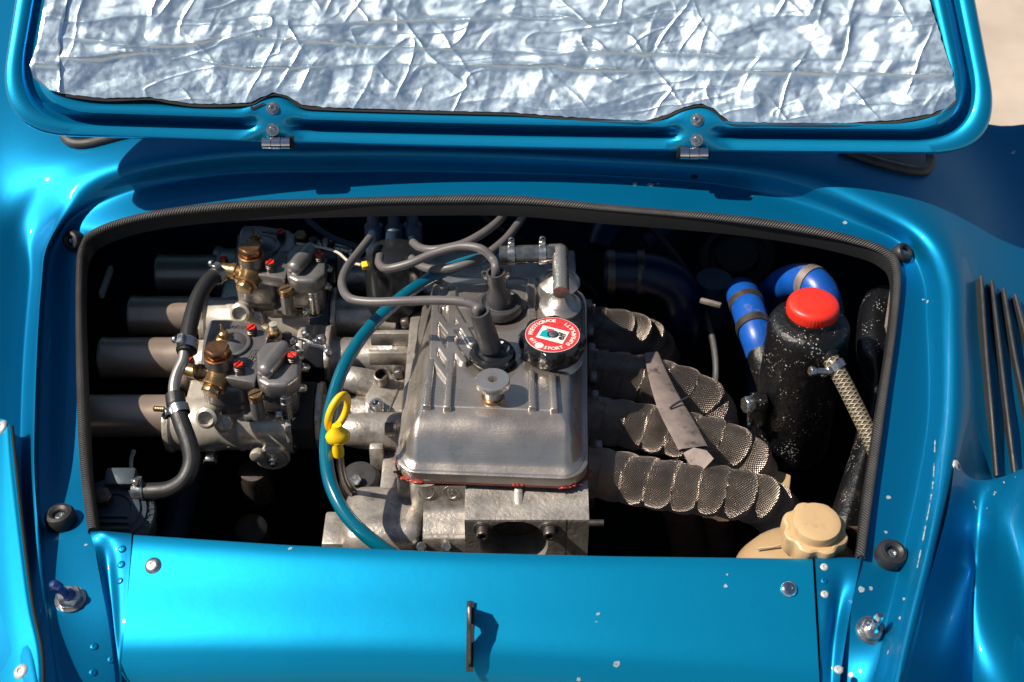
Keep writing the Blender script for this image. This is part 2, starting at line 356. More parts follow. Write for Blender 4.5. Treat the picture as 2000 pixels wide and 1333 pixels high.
lip = [p + Vector((0, 0, -.018)) for p in ctrl[0]]
sm = [cr(r, 8) for r in ctrl]                         # along the U
cols = [cr([r[i] for r in sm], 7) for i in range(len(sm[0]))]
lip_s = cr(lip, 8)
cols = [[lip_s[i]] + c for i, c in enumerate(cols)]
g = grid(cols)
shell = one('body_shell', PAINT, g, car, angle=60)
bvh = BVHTree.FromPolygons([Vector(v) for v in g[0]], g[1])
def hit(px, py, b=None):
    d = ray(px, py).normalized(); h = (b or bvh).ray_cast(CAM, d)
    if h[0] is None: return PD(px, py, 0), Vector((0, -SL, 1)).normalized()
    n = h[1]; n = n if n.dot(d) < 0 else -n
    return h[0], n

# rear panel
def topy(x): return float(np.interp(x, [180, 260, 560, 900, 1200, 1590, 1680], [1042, 1045, 1065, 1080, 1087, 1092, 1092]))
rows = []
for k, (dy, off) in enumerate([(2, -.016), (0, -.001), (5, .003), (30, .0035), (90, -.003), (160, -.009), (205, -.015), (240, -.024), (290, -.043), (350, -.078)]):
    r = []
    for i in range(61):
        u = i / 60; xl = 261 - 28 * min(1, dy / 290); xr = 1587 + 14 * min(1, dy / 250); x = xl + (xr - xl) * u
        r.append(PD(x, topy(x) + dy * (1 - .12 * math.sin(math.pi * u)), off + .004 * math.sin(math.pi * u) - .001))
    rows.append(r)
rows2 = []
cc = [cr([r[i] for r in rows], 5) for i in range(61)]
gp = grid(cc); panel = one('rear_panel', PAINTP, gp, car, angle=60)
pb = BVHTree.FromPolygons([Vector(v) for v in gp[0]], gp[1])
# corner gussets
def patch(name, m, ctrlpx, parent, n=6, lab=None):
    rr = [[PD(*c) for c in r] for r in ctrlpx]; a = [cr(r, n) for r in rr]; c = [cr([r[i] for r in a], n) for i in range(len(a[0]))]
    gg = grid(c); o = one(name, m, gg, parent, angle=60, label=lab)
    return o, BVHTree.FromPolygons([Vector(v) for v in gg[0]], gg[1])
gl, glb = patch('corner_gusset', PAINT, [[(178,1046,-.016),(200,1046,-.012),(225,1044,-.014),(257,1047,-.012)], [(176,1042,.002),(200,1040,.006),(225,1042,.003),(257,1045,.0)], [(190,1090,.0),(208,1090,-.006),(228,1085,-.001),(255,1085,-.001)], [(200,1150,-.006),(215,1155,-.014),(232,1150,-.007),(250,1150,-.006)], [(212,1220,-.012),(222,1225,-.018),(234,1225,-.014),(245,1225,-.013)], [(222,1300,-.024),(228,1300,-.028),(234,1300,-.029),(238,1300,-.030)], [(232,1420,-.05),(234,1420,-.05),(236,1420,-.05),(238,1420,-.05)]], car, lab='painted corner gusset with rivets beside the fuel regulator')
gr, grb = patch('corner_gusset', PAINT, [[(1592,1094,-.012),(1620,1094,-.012),(1650,1094,-.014),(1682,1096,-.012)], [(1592,1092,.001),(1620,1092,.002),(1650,1091,.002),(1682,1092,.002)], [(1594,1130,.001),(1620,1130,.001),(1645,1130,.0),(1674,1130,.003)], [(1598,1200,-.004),(1618,1200,-.004),(1636,1200,-.012),(1660,1200,.001)], [(1601,1260,-.012),(1615,1260,-.013),(1628,1265,-.018),(1650,1260,-.006)], [(1603,1333,-.028),(1612,1333,-.028),(1625,1333,-.028),(1640,1333,-.02)], [(1604,1420,-.05),(1612,1420,-.05),(1622,1420,-.05),(1632,1420,-.05)]], car, lab='painted corner gusset with rivets beside the beige tank')
# bay lining: the dark box the engine sits in
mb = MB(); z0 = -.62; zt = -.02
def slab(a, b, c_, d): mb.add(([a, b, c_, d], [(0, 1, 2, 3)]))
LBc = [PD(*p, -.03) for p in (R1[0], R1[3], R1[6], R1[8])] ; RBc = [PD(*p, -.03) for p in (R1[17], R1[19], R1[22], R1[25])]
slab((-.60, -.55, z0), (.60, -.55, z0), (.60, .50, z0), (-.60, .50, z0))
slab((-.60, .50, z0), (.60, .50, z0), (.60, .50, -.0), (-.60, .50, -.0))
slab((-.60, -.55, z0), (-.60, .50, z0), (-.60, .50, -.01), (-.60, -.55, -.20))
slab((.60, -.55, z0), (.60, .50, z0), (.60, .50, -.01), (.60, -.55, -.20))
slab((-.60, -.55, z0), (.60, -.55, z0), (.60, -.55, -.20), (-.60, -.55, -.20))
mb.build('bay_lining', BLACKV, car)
# dark backing strips under the panel seams
for xs in ((250, 1), (1594, -1)):
    r = [[PD(xs[0] + q, y, -.02 if y < 1250 else -.05) for q in (-14, 14)] for y in (1055, 1150, 1250, 1420)]
    one('seam_backing', BLACKV, grid(r), car)

# seal round the opening
sp = [PD(a, b, .004 + o_) for (a, b), o_ in zip(R1[3:24], O1[3:24])]; sp[0] = PD(181, 1038, -.012); sp[-1] = PD(1681, 1088, .006)
one('opening_seal', SEAL, tube(sp, lambda t: .0050 + .0007 * math.sin(t * 31) * math.sin(t * 13) + .0006 * math.exp(-((t - .48) / .03) ** 2), 18, 12), car)
one('seal_lip', BLACKV, grid([[p + Vector((0, 0, dz)) + ((Vector((0, .0, 0)) - Vector((p.x, p.y, 0)) + Vector((0, .0, 0))).normalized() * q) for p in cr(sp, 8)] for dz, q in ((.0, .003), (-.006, .005), (-.020, .006))]), car)

def screw(px, py, r, b, m, parent, name='screw', h=.35, hexs=True, lab=None):
    p, n = hit(px, py, b); rr = m_(r, p)
    g = MB().add(lathe([(0, rr * .18), (rr * .34, rr * .18), (rr * .36, h * rr * 1.05), (rr * .62, h * rr), (rr * .9, h * rr * .55), (rr, .0), (rr * .98, -.001)], 26), fr(p, n))
    o = g.build(name, m, parent, label=lab)
    return o
def washer_screw(px, py, r, b, m, parent, lab=None):
    p, n = hit(px, py, b); rr = m_(r, p)
    o = MB().add(lathe([(rr, -.001), (rr, rr * .14), (rr * .62, rr * .16), (rr * .6, rr * .5), (rr * .52, rr * .6), (rr * .3, rr * .6), (rr * .28, rr * .3), (0, rr * .28)], 26), fr(p, n)).build('bolt', m, parent, label=lab)
    return o
screw(299, 1105, 17, pb, STEEL, car, 'panel_screw', lab='grimy round socket screw at the left end of the rear panel')
screw(1541, 1151, 17, pb, CHROME, car, 'panel_screw', lab='bright round socket screw at the right end of the rear panel')
for (x, y, r) in ((239,1073,8),(237,1103,8),(234,1135,7)): screw(x, y, r, glb, PAINT, car, 'rivet', .3)
for (x, y, r) in ((184,1263,8),(218,1289,8),(182,1314,8)): screw(x, y, r, bvh, PAINT, car, 'rivet', .3)
for (x, y, r, m) in ((1610,1108,8,CAPW),(1610,1135,7,PAINT),(1611,1161,8,CAPW)): screw(x, y, r, grb, m, car, 'rivet', .3)
for (x, y, r) in ((1638,1308,9),(1662,1319,6)): screw(x, y, r, bvh, CAPW, car, 'rivet', .25)
screw(1868, 912, 14, bvh, CAPW, car, 'body_screw', lab='pale flat screw below the side grille')
# quarter panel overlap, bottom left, with two screws
qp = [[(-140, 815, -.05), (-20, 818, .006), (8, 820, .0175), (20, 832, .017)], [(-140, 900, -.05), (-20, 900, .006), (12, 900, .0175), (27, 900, .017)], [(-140, 1040, -.05), (-20, 1040, .006), (27, 1040, .0175), (42, 1040, .017)], [(-140, 1180, -.05), (-10, 1180, .006), (45, 1180, .0175), (60, 1180, .017)], [(-140, 1280, -.05), (0, 1280, .006), (65, 1280, .0175), (79, 1280, .017)], [(-140, 1420, -.05), (0, 1420, .006), (68, 1420, .0175), (80, 1420, .017)]]
ql, qb = patch('quarter_panel', PAINTP, qp, car, lab='overlapping painted panel edge at the lower left')
edge = cr([PD(c[-1][0], c[-1][1], .0155) for c in qp], 8)
one('panel_gap', BLACKV, tube([e + Vector((.0015, 0, -.001)) for e in edge], .0022, 8, raw=True), car)
for x, y in ((2, 836), (41, 1312)): screw(x, y, 16, qb, CAPW, car, 'body_screw')
wq = [[(1868,898,.012),(1890,936,.004),(1918,946,.0),(1958,940,.002),(2010,922,.02),(2130,905,.03)], [(1866,896,.032),(1889,933,.018),(1918,943,.014),(1957,936,.02),(2010,918,.04),(2130,900,.05)], [(1852,990,.034),(1884,1005,.014),(1915,1026,.006),(1952,1012,.045),(2010,1005,.066),(2140,1000,.07)], [(1826,1090,.034),(1866,1100,.006),(1905,1112,-.022),(1955,1110,.03),(2015,1100,.07),(2150,1100,.07)], [(1790,1215,.034),(1838,1222,-.002),(1893,1232,-.04),(1965,1232,-.005),(2030,1220,.055),(2160,1220,.07)], [(1755,1340,.034),(1815,1340,-.010),(1885,1342,-.052),(1975,1340,-.04),(2050,1340,.02),(2170,1340,.05)], [(1738,1425,.03),(1800,1425,-.03),(1880,1425,-.07),(1975,1425,-.07),(2060,1425,-.01),(2180,1425,.03)]]
wg, wgb = patch('wing_panel', PAINT, wq, car, lab='rear wing panel bulging below the side grille')
# rubber stops
def stop(px, py, r, lab, tilt=(0, 0, 0)):
    p, n = hit(px, py); n = (n + Vector(tilt)).normalized(); rr = m_(r, p)
    o = one('rubber_stop', RUB, lathe([(rr * .97, -.004), (rr, rr * .15), (rr, rr * .62), (rr * .86, rr * .86), (rr * .62, rr * .92), (rr * .42, rr * .78), (rr * .36, rr * .45), (0, rr * .42)], 40), car, fr(p, n), label=lab)
    MB().add(lathe([(rr * .35, rr * .44), (rr * .32, rr * .6), (rr * .2, rr * .64), (rr * .12, rr * .55), (0, rr * .54)], 16), fr(p, n)).build('screw', STEEL, o)
stop(122, 1020, 30, 'large round rubber stop on the left flange'); stop(1736, 1090, 31, 'large round rubber stop on the right flange beside the beige tank')
stop(148, 470, 20, 'small worn rubber stop at the upper left corner of the opening', (-.35, -.35, 0)); stop(1758, 498, 20, 'small worn rubber stop at the upper right corner of the opening', (.35, -.35, 0))
# threaded studs with blue pins
def stud(px, py, r, tip, lab, pm):
    p, n = hit(px, py); rr = m_(r, p); M = fr(p, n)
    o = one('locating_stud', CHROME, lathe([(rr * 1.25, -.002), (rr * 1.25, rr * .14), (0, rr * .15)], 30), car, M, label=lab)
    one('nut', STEEL, hexn(rr * 1.08, rr * .62), o, M @ Matrix.Translation((0, 0, rr * .12)))
    top = PD(tip[0], tip[1], 0); d = (Vector(tip[2])).normalized()
    base = p + n * rr * .5
    one('pin', pm, lathe([(rr * .62, 0), (rr * .6, rr * .3), (rr * .42, rr * .45), (rr * .4, rr * 1.3), (rr * .5, rr * 1.45), (rr * .47, rr * 2.0), (rr * .26, rr * 2.3), (0, rr * 2.35)], 24), o, fr(base, d))
stud(138, 1168, 24, (100, 1135), 'locating stud with blue pin and hex nut on the left flange', STUDB) if False else None
def stud2(px, py, r, d, lab, pm=STUDB):
    p, n = hit(px, py); rr = m_(r, p); M = fr(p, n)
    o = one('locating_stud', STEEL, lathe([(rr * 1.25, -.002), (rr * 1.25, rr * .14), (0, rr * .15)], 30), car, M, label=lab)
    one('nut', STEEL, hexn(rr * 1.08, rr * .62), o, M @ Matrix.Translation((0, 0, rr * .12)))
    one('pin', pm, lathe([(rr * .62, 0), (rr * .6, rr * .3), (rr * .40, rr * .45), (rr * .36, rr * 1.2), (rr * .5, rr * 1.4), (rr * .47, rr * 1.95), (rr * .26, rr * 2.25), (0, rr * 2.3)], 24), o, fr(p + n * rr * .5, Vector(d)))
stud2(138, 1172, 24, (-.42, -.15, .9), 'locating stud with long blue pin and hex nut on the left flange')
stud2(1700, 1232, 23, (.12, -.15, .95), 'silver locating stud and hex nut on the right flange', CHROME)
# latch plate standing on edge
p, n = hit(918, 1243, pb); t = Vector((0, n.z, -n.y)).normalized()
prof = [(-.028, -.004), (-.030, .022), (-.022, .031), (-.006, .028), (.022, .012), (.028, .006), (.030, -.002), (.014, -.002), (-.008, .014), (-.012, .012), (-.014, -.004)]
M = Matrix(((0, 0, 1, p.x), (-t.y, n.y, 0, p.y), (-t.z, n.z, 0, p.z), (0, 0, 0, 1)))
la = one('lid_catch', DSTEEL, prism(prof, -.0016, .0016, .0005, 1), car, M, label='thin steel catch plate standing on edge in the middle of the rear panel')
one('catch_slot', BLACKV, prism([(-.034, -.0006), (.034, -.0006), (.034, .0008), (-.034, .0008)], -.0034, .0034, 0), la, M)
# hinges on the deck
for x, y, l in ((541, 290, 'chrome lid hinge on the left'), (1354, 310, 'chrome lid hinge on the right')):
    p = PL(x, y - 1, -.004); rr = m_(12, p); hw = m_(27, p)
    h = one('lid_hinge', CHROME, tube([p + Vector((-hw, 0, rr * .9)), p + Vector((-hw * .36, 0, rr * .9))], rr, 20, 2), car, label=l)
    for a, b in ((-.32, .32), (.36, 1)): one('knuckle', CHROME, tube([p + Vector((hw * a, 0, rr * .9)), p + Vector((hw * b, 0, rr * .9))], rr * (1 if a > 0 else 1.06), 20, 2), h)
    one('leaf', BLACKV, bx(p.x - hw * 1.15, p.x + hw * 1.2, p.y + .004, p.y + .05, p.z - .004, p.z + .012, .001), h)
p, n = hit(1356, 345); one('drain_hole', BLACKV, lathe([(0, .0006), (m_(7, p), .0006), (m_(7.5, p), -.001)], 16), car, fr(p, n))
# rear window rubbers showing under the lid
for pts, l in (([(120, 232), (124, 262), (140, 282), (175, 284), (240, 268), (320, 250)], 'rubber corner of the rear window, left'), ([(1640, 296), (1700, 318), (1760, 334), (1800, 338), (1815, 322), (1812, 290)], 'rubber corner of the rear window, right')):
    q = [hit(*c)[0] + hit(*c)[1] * .003 for c in pts]
    w = one('window_rubber', RUBG, tube(q, .0065, 12, 8), car, label=l)
    cs = cr(q, 6); ce = hit(sum(c[0] for c in pts) / 6, min(c[1] for c in pts) - 5)[0] + Vector((0, 0, .006))
    one('window_glass', GLASS, ([c + Vector((0, 0, .001)) for c in cs] + [ce], [(i, i + 1, len(cs)) for i in range(len(cs) - 1)]), w)
# side grille
sl = [[(1904, 548), (1915, 700), (1925, 810), (1938, 930)], [(1926, 557), (1944, 700), (1958, 820), (1974, 928)], [(1950, 573), (1972, 700), (1990, 790), (2010, 900)], [(1973, 585), (1990, 650), (2010, 730), (2040, 850)]]
gri = thing('side_grille', 'row of slanting dark rubber louvres let into the right rear wing', 'grille', hit(1906, 700)[0])
for s_ in sl:
    q = cr([hit(*c)[0] + hit(*c)[1] * .009 for c in s_], 8); w_ = cr([hit(c[0] + 17, c[1] + 2)[0] + hit(*c)[1] * .001 for c in s_], 8); dn = cr([hit(c[0] + 1, c[1])[0] - hit(*c)[1] * .001 for c in s_], 8)
    lo = one('louvre', PAINT, grid([q, [a_.lerp(b_, .5) + Vector((0, 0, .0012)) for a_, b_ in zip(q, w_)], w_]), gri)
    one('slot', BLACKV, grid([[p_ + Vector((.0004, 0, -.0003)) for p_ in q], dn]), lo)
    one('rubber_strip', RUBG, tube(q, .0020, 10, raw=True), lo)
# worn paint along the raised edges
CHIP = mat('bare_primer', (.33, .43, .48), 0, .6, var=.5, vscale=200, bump=.4, bscale=400)
def scratch(pts, w, seed, dens=.6, bb=None):
    rnd = random.Random(seed); q = cr([(a, b, 0) for a, b in pts], 30); mb = MB()
    for i in range(len(q) - 1):
        if noise.noise(Vector((i * .13, seed, 0))) < dens - .6: continue
        a = q[i]; b = q[i + 1]; ww = w * (.4 + rnd.random()); d = (b - a).normalized(); nn = Vector((-d.y, d.x, 0))
        pa = [hit(c.x, c.y, bb) for c in (a - nn * ww, a + nn * ww, b + nn * ww * .8, b - nn * ww * .8)]
        mb.add(([h[0] + h[1] * .0004 for h in pa], [(0, 1, 2, 3)]))
    if mb.v: mb.build('paint_scratch', CHIP, car)
scratch([(1827, 860), (1822, 950), (1808, 1030), (1792, 1110)], 1.2, 1, .55); scratch([(1770, 1150), (1760, 1200), (1748, 1245)], 1.8, 2, .9)
scratch([(1892, 942), (1903, 985), (1916, 1020)], 1.2, 3, .8, wgb); scratch([(1916, 1020), (1935, 980), (1955, 948), (1985, 932)], 2.0, 4, .8, wgb)
scratch([(1958, 262), (1972, 288), (1990, 315), (2006, 345)], 4.5, 6, .95)
scratch([(1640, 318), (1690, 322)], 1.0, 7, .6)
def chips(lst, b=None, seed=5):
    rnd = random.Random(seed)
    for x, y, r in lst:
        p, n = hit(x, y, b); M = fr(p + n * .0004, n); k = 9; ph = rnd.random() * 6
        pts = [(m_(r, p) * (.55 + .6 * rnd.random()) * math.cos(2 * math.pi * i / k + ph), m_(r, p) * (.5 + .5 * rnd.random()) * math.sin(2 * math.pi * i / k + ph), 0) for i in range(k)]
        one('paint_chip', CHIP, (pts, [tuple(range(k))]), car, M)
chips([(1735,972,6),(1730,1040,4),(1683,1152,9),(1700,1150,5),(1735,1275,5),(1466,385,4),(1650,436,5),(1240,360,6),(1270,362,7),(1367,418,4),(1285,360,4),(1640,1306,8),(1812,590,4),(1803,586,3),(165,930,5),(168,1065,4)])
chips([(567,1072,5),(1417,1145,5),(1420,1123,3),(1168,1200,4),(1205,1297,8),(1130,1327,6),(1165,1215,2)], pb, 9)

# ================================================================== engine lid
lid = thing('engine_lid', 'open blue engine lid lined with crumpled silver foil', 'engine lid', PL(1000, 285))
def ring(off, rb, rt=120, ex=0):                      # px outline, inset by off from the outer edge; goes round counter-clockwise from the top left
    BLc = (-12 + off, 262 - off * .72); BRc = (1962 - off, 303 - off * .78); TLc = (105 + off, -470 + off); TRc = (1815 - off * .9, -470 + off)
    pts = []
    def corner(a, b, c, r, n=24):
        a, b, c = Vector((*a, 0)), Vector((*b, 0)), Vector((*c, 0)); d1 = (a - b).normalized(); d2 = (c - b).normalized()
        s = b + d1 * r; e = b + d2 * r
        return [((1 - t) ** 2 * s + 2 * t * (1 - t) * b + t * t * e) for t in [i / n for i in range(n + 1)]]
    segs = [corner(TRc, TLc, BLc, rt), corner(TLc, BLc, BRc, rb), corner(BLc, BRc, TRc, rb), corner(BRc, TRc, TLc, rt)]
    cnt = [40, 160, 40, 60]
    for i in range(4):
        pts += segs[i]; a = segs[i][-1]; b = segs[(i + 1) % 4][0]
        pts += [a.lerp(b, k / cnt[i]) for k in range(1, cnt[i])]
    return pts
HX = (533, 1361)
def lidring(off, h, rb, hingefn=None):
    out = []
    for p in ring(off, rb):
        x, y = p.x, p.y; hh = h; bow = 0
        if y > 100:
            bow = 8 * math.sin(math.pi * min(1, max(0, (x + 12) / 1974)))
            w = max(math.exp(-((x - c) / 46) ** 4) for c in HX) if y > 140 else 0
            if hingefn and w > .01: yo, hh2 = hingefn; y += yo * w; hh = h + (hh2 - h) * w
        out.append(PL(x, y + bow, hh))
    return out
prof_l = [lidring(10, -.022, 150), lidring(1, -.020, 150), lidring(0, -.012, 150), lidring(2, -.004, 150), lidring(6, -.001, 150), lidring(30, .000, 148, (3, .004)), lidring(36, -.003, 146, (5, .006)), lidring(41, -.012, 144, (0, .008)), lidring(48, -.014, 142, (-2, .010)), lidring(54, -.006, 140, (-4, .012)), lidring(58, .006, 138, (-8, .013)), lidring(64, .013, 134, (-12, .0135)), lidring(76, .0145, 130, (-16, .014)), lidring(90, .011, 125, (-22, .012)), lidring(104, .001, 118, (-24, .004)), lidring(112, -.006, 115)]
lf = one('lid_frame', LIDP, grid(prof_l, True), lid, angle=60)
lfb = BVHTree.FromPolygons([Vector(v) for r in prof_l for v in r], grid(prof_l, True)[1])
one('outer_skin', LIDP, (prof_l[0] + [PL(1000, -100, -.024)], [(i, (i + 1) % len(prof_l[0]), len(prof_l[0])) for i in range(len(prof_l[0]))]), lid)
for x, y in ((533, 212), (532, 254), (1362, 235), (1361, 274)): washer_screw(x, y, 12.5, lfb, STEEL, lid)
mk = [PL(488, 214, .0155), PL(496, 213, .0155), PL(518, 203, .0155), PL(516, 200, .0155), PL(494, 209, .0155), PL(490, 206, .0155)]
one('tape_scrap', BLACKV, (mk, [(0, 1, 4, 5), (1, 2, 3, 4)]), lid)
# foil
FOIL = mat('crumpled_foil', (.70, .86, .97), 1, .39, var=.06, vscale=60, bump=.25, bscale=380, bdist=.0006, rvar=.07)
FOIL = weave(FOIL, 330, 150, .12, .0004, 'weave')
bxp = [60,112,200,290,330,380,440,490,510,535,560,590,640,800,1000,1100,1200,1260,1300,1340,1370,1395,1425,1500,1650,1700,1750,1820,1850,1866]
byp = [168,182,192,190,196,203,203,200,190,181,187,205,210,215,220,228,234,236,225,208,202,213,238,240,241,237,235,222,210,196]
def lx(y): return float(np.interp(y, [-480, 0, 80, 200], [205, 128, 114, 112]))
def rx(y): return float(np.interp(y, [-480, 0, 100, 140, 175, 240], [1668, 1815, 1846, 1860, 1866, 1866]))
RT = [np.random.RandomState(50 + k).rand(256, 256) for k in range(8)]
def lat(x, y, k, smooth=False):                       # random lattice heights; flat triangular facets with sharp creases, or smooth
    i = np.floor(x).astype(int); j = np.floor(y).astype(int); fx = x - i; fy = y - j; T = RT[k]
    a, b_, c_, d = T[i % 256, j % 256], T[(i + 1) % 256, j % 256], T[i % 256, (j + 1) % 256], T[(i + 1) % 256, (j + 1) % 256]
    if smooth:
        fx = fx * fx * (3 - 2 * fx); fy = fy * fy * (3 - 2 * fy); return (a * (1 - fx) + b_ * fx) * (1 - fy) + (c_ * (1 - fx) + d * fx) * fy - .5
    return np.where(fx + fy < 1, a + (b_ - a) * fx + (c_ - a) * fy, d + (c_ - d) * (1 - fx) + (b_ - d) * (1 - fy)) - .5
def crease(x, y):                                     # millimetres, for arrays of px coordinates
    wx = x + 24 * lat(x / 120, y / 90, 0, True) + 8 * lat(x / 38, y / 34, 1, True); wy = y + 18 * lat(x / 100, y / 80, 2, True) + 6 * lat(x / 36, y / 30, 3, True)
    h = 7 * lat((wx + wy * .5) / 105, (wy - wx * .12) / 62, 4) + 4.5 * lat((wx - wy * .7) / 46, (wy + wx * .3) / 38, 5)
    def ridges(u, v, k, w): s_ = lat(u, v, k, True); return np.exp(-np.abs(s_) / w)
    m = np.clip(.35 + 2.6 * lat(x / 110, y / 70, 6, True), 0, 1.4); m2 = np.clip(.35 + 2.6 * lat(x / 90, y / 60, 1, True), 0, 1.4)
    h = h + m * 2.2 * ridges((wx + .45 * wy) / 40, wy / 150, 7, .07) + m2 * 1.6 * ridges((wx - .8 * wy) / 60, wy / 110, 0, .05) + 1.5 * ridges(wx / 120, (wy + .15 * wx) / 30, 2, .035) * m2
    h = h + m * 1.6 * lat((wx + .35 * wy) / 19, wy / 66, 7) + 1.0 * lat((wx + wy) / 17, (wy - wx * .6) / 15, 2) + .35 * lat(wx / 8, wy / 9, 3)
    w1 = 30 * lat(x / 260, y * 0 + 3.3, 5, True) + 12 * lat(x / 60, y * 0 + 1.5, 1, True)
    for k, (yc, sl_, am, w) in enumerate([(130, .018, 8, 8), (96, .03, 6, 9), (38, -.01, 6, 9), (-60, .01, 5, 14), (-190, 0, 5, 14), (-330, 0, 5, 14)]):
        d = y - (yc + sl_ * (x - 1000) + w1 * (1 if k % 2 else -1)); h = h + am * (.8 + 1.2 * lat(x / 170, x * 0 + k, 6, True)) * np.exp(-np.abs(d) / w)
    return h
NU, NV = 900, 340; rows = []
GX = np.zeros((NV + 1, NU + 1)); GY = np.zeros_like(GX)
for j in range(NV + 1):
    v = j / NV
    for i in range(NU + 1):
        u = i / NU; xb = 112 + u * (1866 - 112); yb = float(np.interp(xb, bxp, byp)) + 1.6 * noise.noise(Vector((xb * .08, 0, 0)))
        y = -480 + (yb + 480) * v ** .62; GY[j, i] = y
        GX[j, i] = lx(y) + u * (rx(y) - lx(y)) + (2.5 * noise.noise(Vector((y * .07, u * 3, 0))) if i in (0, NU) else 0)
GH = crease(GX, GY)
for j in range(NV + 1):
    v = j / NV; e = min(1, (1 - v) * 14); r = []
    for i in range(NU + 1):
        u = i / NU; es = min(1, u * 40, (1 - u) * 40)
        r.append(PL(GX[j, i], GY[j, i], .016 + GH[j, i] * .00062 * (.3 + .7 * e) * (.4 + .6 * es) + .001 * es - .002 * (1 - e)))
    rows.append(r)
mb = MB(); mb.add(grid(rows)); fo = mb.build('foil_liner', FOIL, lid, angle=9)
rows = []
for j in range(121):
    v = j / 120; yb = 178; y = -480 + (yb + 480) * v ** .72; xl = float(np.interp(y, [-480, 0, 90, 130, 155, 180], [165, 88, 72, 58, 65, 98])); xr = lx(y) + 3 + 3 * noise.noise(Vector((y * .05, 2, 0)))
    rows.append([PL(xl + (xr - xl) * i / 24, y + 4 * (i / 24) - 2, .0195 + (float(crease(np.array([xl + (xr - xl) * i / 24 + 900]), np.array([y + 0.]))[0]) * .0006) * min(1, i / 3, (24 - i) / 3 + .3)) for i in range(25)])
one('foil_strip', FOIL, grid(rows), lid, angle=70)
# dark felt behind the foil edge
felt = [PL(a, b + 6 + 2 * noise.noise(Vector((a * .05, 3, 0))), .0145) for a, b in zip(bxp[1:], byp[1:])]; felt2 = [PL(a, b - 40, .010) for a, b in zip(bxp[1:], byp[1:])]
one('insulation_edge', BLACKV, grid([cr(felt, 6), cr(felt2, 6)]), lid)

# ================================================================== engine: head, rocker cover
CXE = -.024
head = thing('cylinder_head', 'cast aluminium cylinder head and timing case below the ribbed rocker cover', 'cylinder head', (CXE, .05, -.35))
one('head_casting', CAST, bx(-.128, .084, -.118, .30, -.22, -.0925, .004), head)
one('engine_block', DSTEEL, bx(-.115, .075, -.10, .28, -.40, -.222, .004), head)
# front housing: block with a round opening
fx0, fx1, fy, zt_ = -.0515, .0835, -.172, -.108
mb = MB()
rows_ = [[Vector((fx0 + (fx1 - fx0) * i / 12, y, z)) for i in range(13)] for y, z in ((-.118, -.0935), (-.124, -.0965), (-.150, -.1035), (-.1685, -.1075), (-.1715, -.1085), (-.172, -.111))]
mb.add(grid(rows_))
hc = PY(1004, 1064, fy); hr = .0375
ringo = []; ringi = []
for k in range(49):
    a = 2 * math.pi * k / 48; ca, sa = math.cos(a), math.sin(a)
    tx = ((fx1 if ca > 0 else fx0) - hc.x) / ca if abs(ca) > 1e-6 else 1e9; tz = ((-.111 if sa > 0 else -.24) - hc.z) / sa if abs(sa) > 1e-6 else 1e9
    q = min(tx, tz); ringo.append(Vector((hc.x + q * ca, fy, hc.z + q * sa))); ringi.append(Vector((hc.x + hr * ca, fy, hc.z + hr * sa)))
for cx_ in (fx0, fx1):                                # snap to the two upper corners
    k = min(range(49), key=lambda i: (ringo[i] - Vector((cx_, fy, -.111))).length); ringo[k] = Vector((cx_, fy, -.111))
ch = [Vector((hc.x + (v.x - hc.x) * .955, fy + .003, hc.z + (v.z - hc.z) * .955)) for v in ringi]
dp = [v + Vector((0, .06, 0)) for v in ch]
mb.add(grid([ringo, ringi, ch, dp]))
mb.add(([Vector((fx0, fy, -.111)), Vector((fx0, -.118, -.0935)), Vector((fx0, -.118, -.24)), Vector((fx0, fy, -.24))], [(0, 1, 2, 3)]))
mb.add(([Vector((fx1, fy, -.111)), Vector((fx1, -.118, -.0935)), Vector((fx1, -.118, -.24)), Vector((fx1, fy, -.24))], [(0, 1, 2, 3)]))
mb.recalc = True
mb.build('front_housing', CAST, head)
one('bore_floor', DSTEEL, lathe([(0, 0), (.035, 0)], 40), head, fr((hc.x, fy + .045, hc.z), (0, -1, 0)))
one('parting_line', DSTEEL, bx(.0585, .0592, -.1722, -.13, -.24, -.1085, 0), head)
one('casting_rib', CAST, prism([(-.120, -.094), (-.133, -.094), (-.150, -.1035), (-.158, -.1065), (-.120, -.1065)], -.0045, .0045, .002), head, Matrix(((0, 0, 1, PY(1013, 960, -.13).x), (1, 0, 0, 0), (0, 1, 0, .0005), (0, 0, 0, 1))))
for px in (943, 1073):
    b0 = PY(px, 1033, fy); M = fr(b0 - Vector((0, 0, 0)), (0, -1, 0))
    o = one('socket_bolt', DSTEEL, lathe([(.0085, -.001), (.0085, .002), (.0068, .0025), (.0066, .0105), (.0060, .012), (.0036, .012), (.0034, .006), (0, .006)], 28, lambda a, i: 1 + (.02 * math.cos(a * 28) if i in (3, 4) else 0)), head, M)
    one('washer', STEEL, lathe([(.0105, 0), (.0105, .0015), (.006, .0018)], 24), o, M)
one('stud', DSTEEL, tube([PX(1150, 1022, .083), PX(1150, 1022, .083) + Vector((.016, 0, 0))], .004, 12, 2), head)
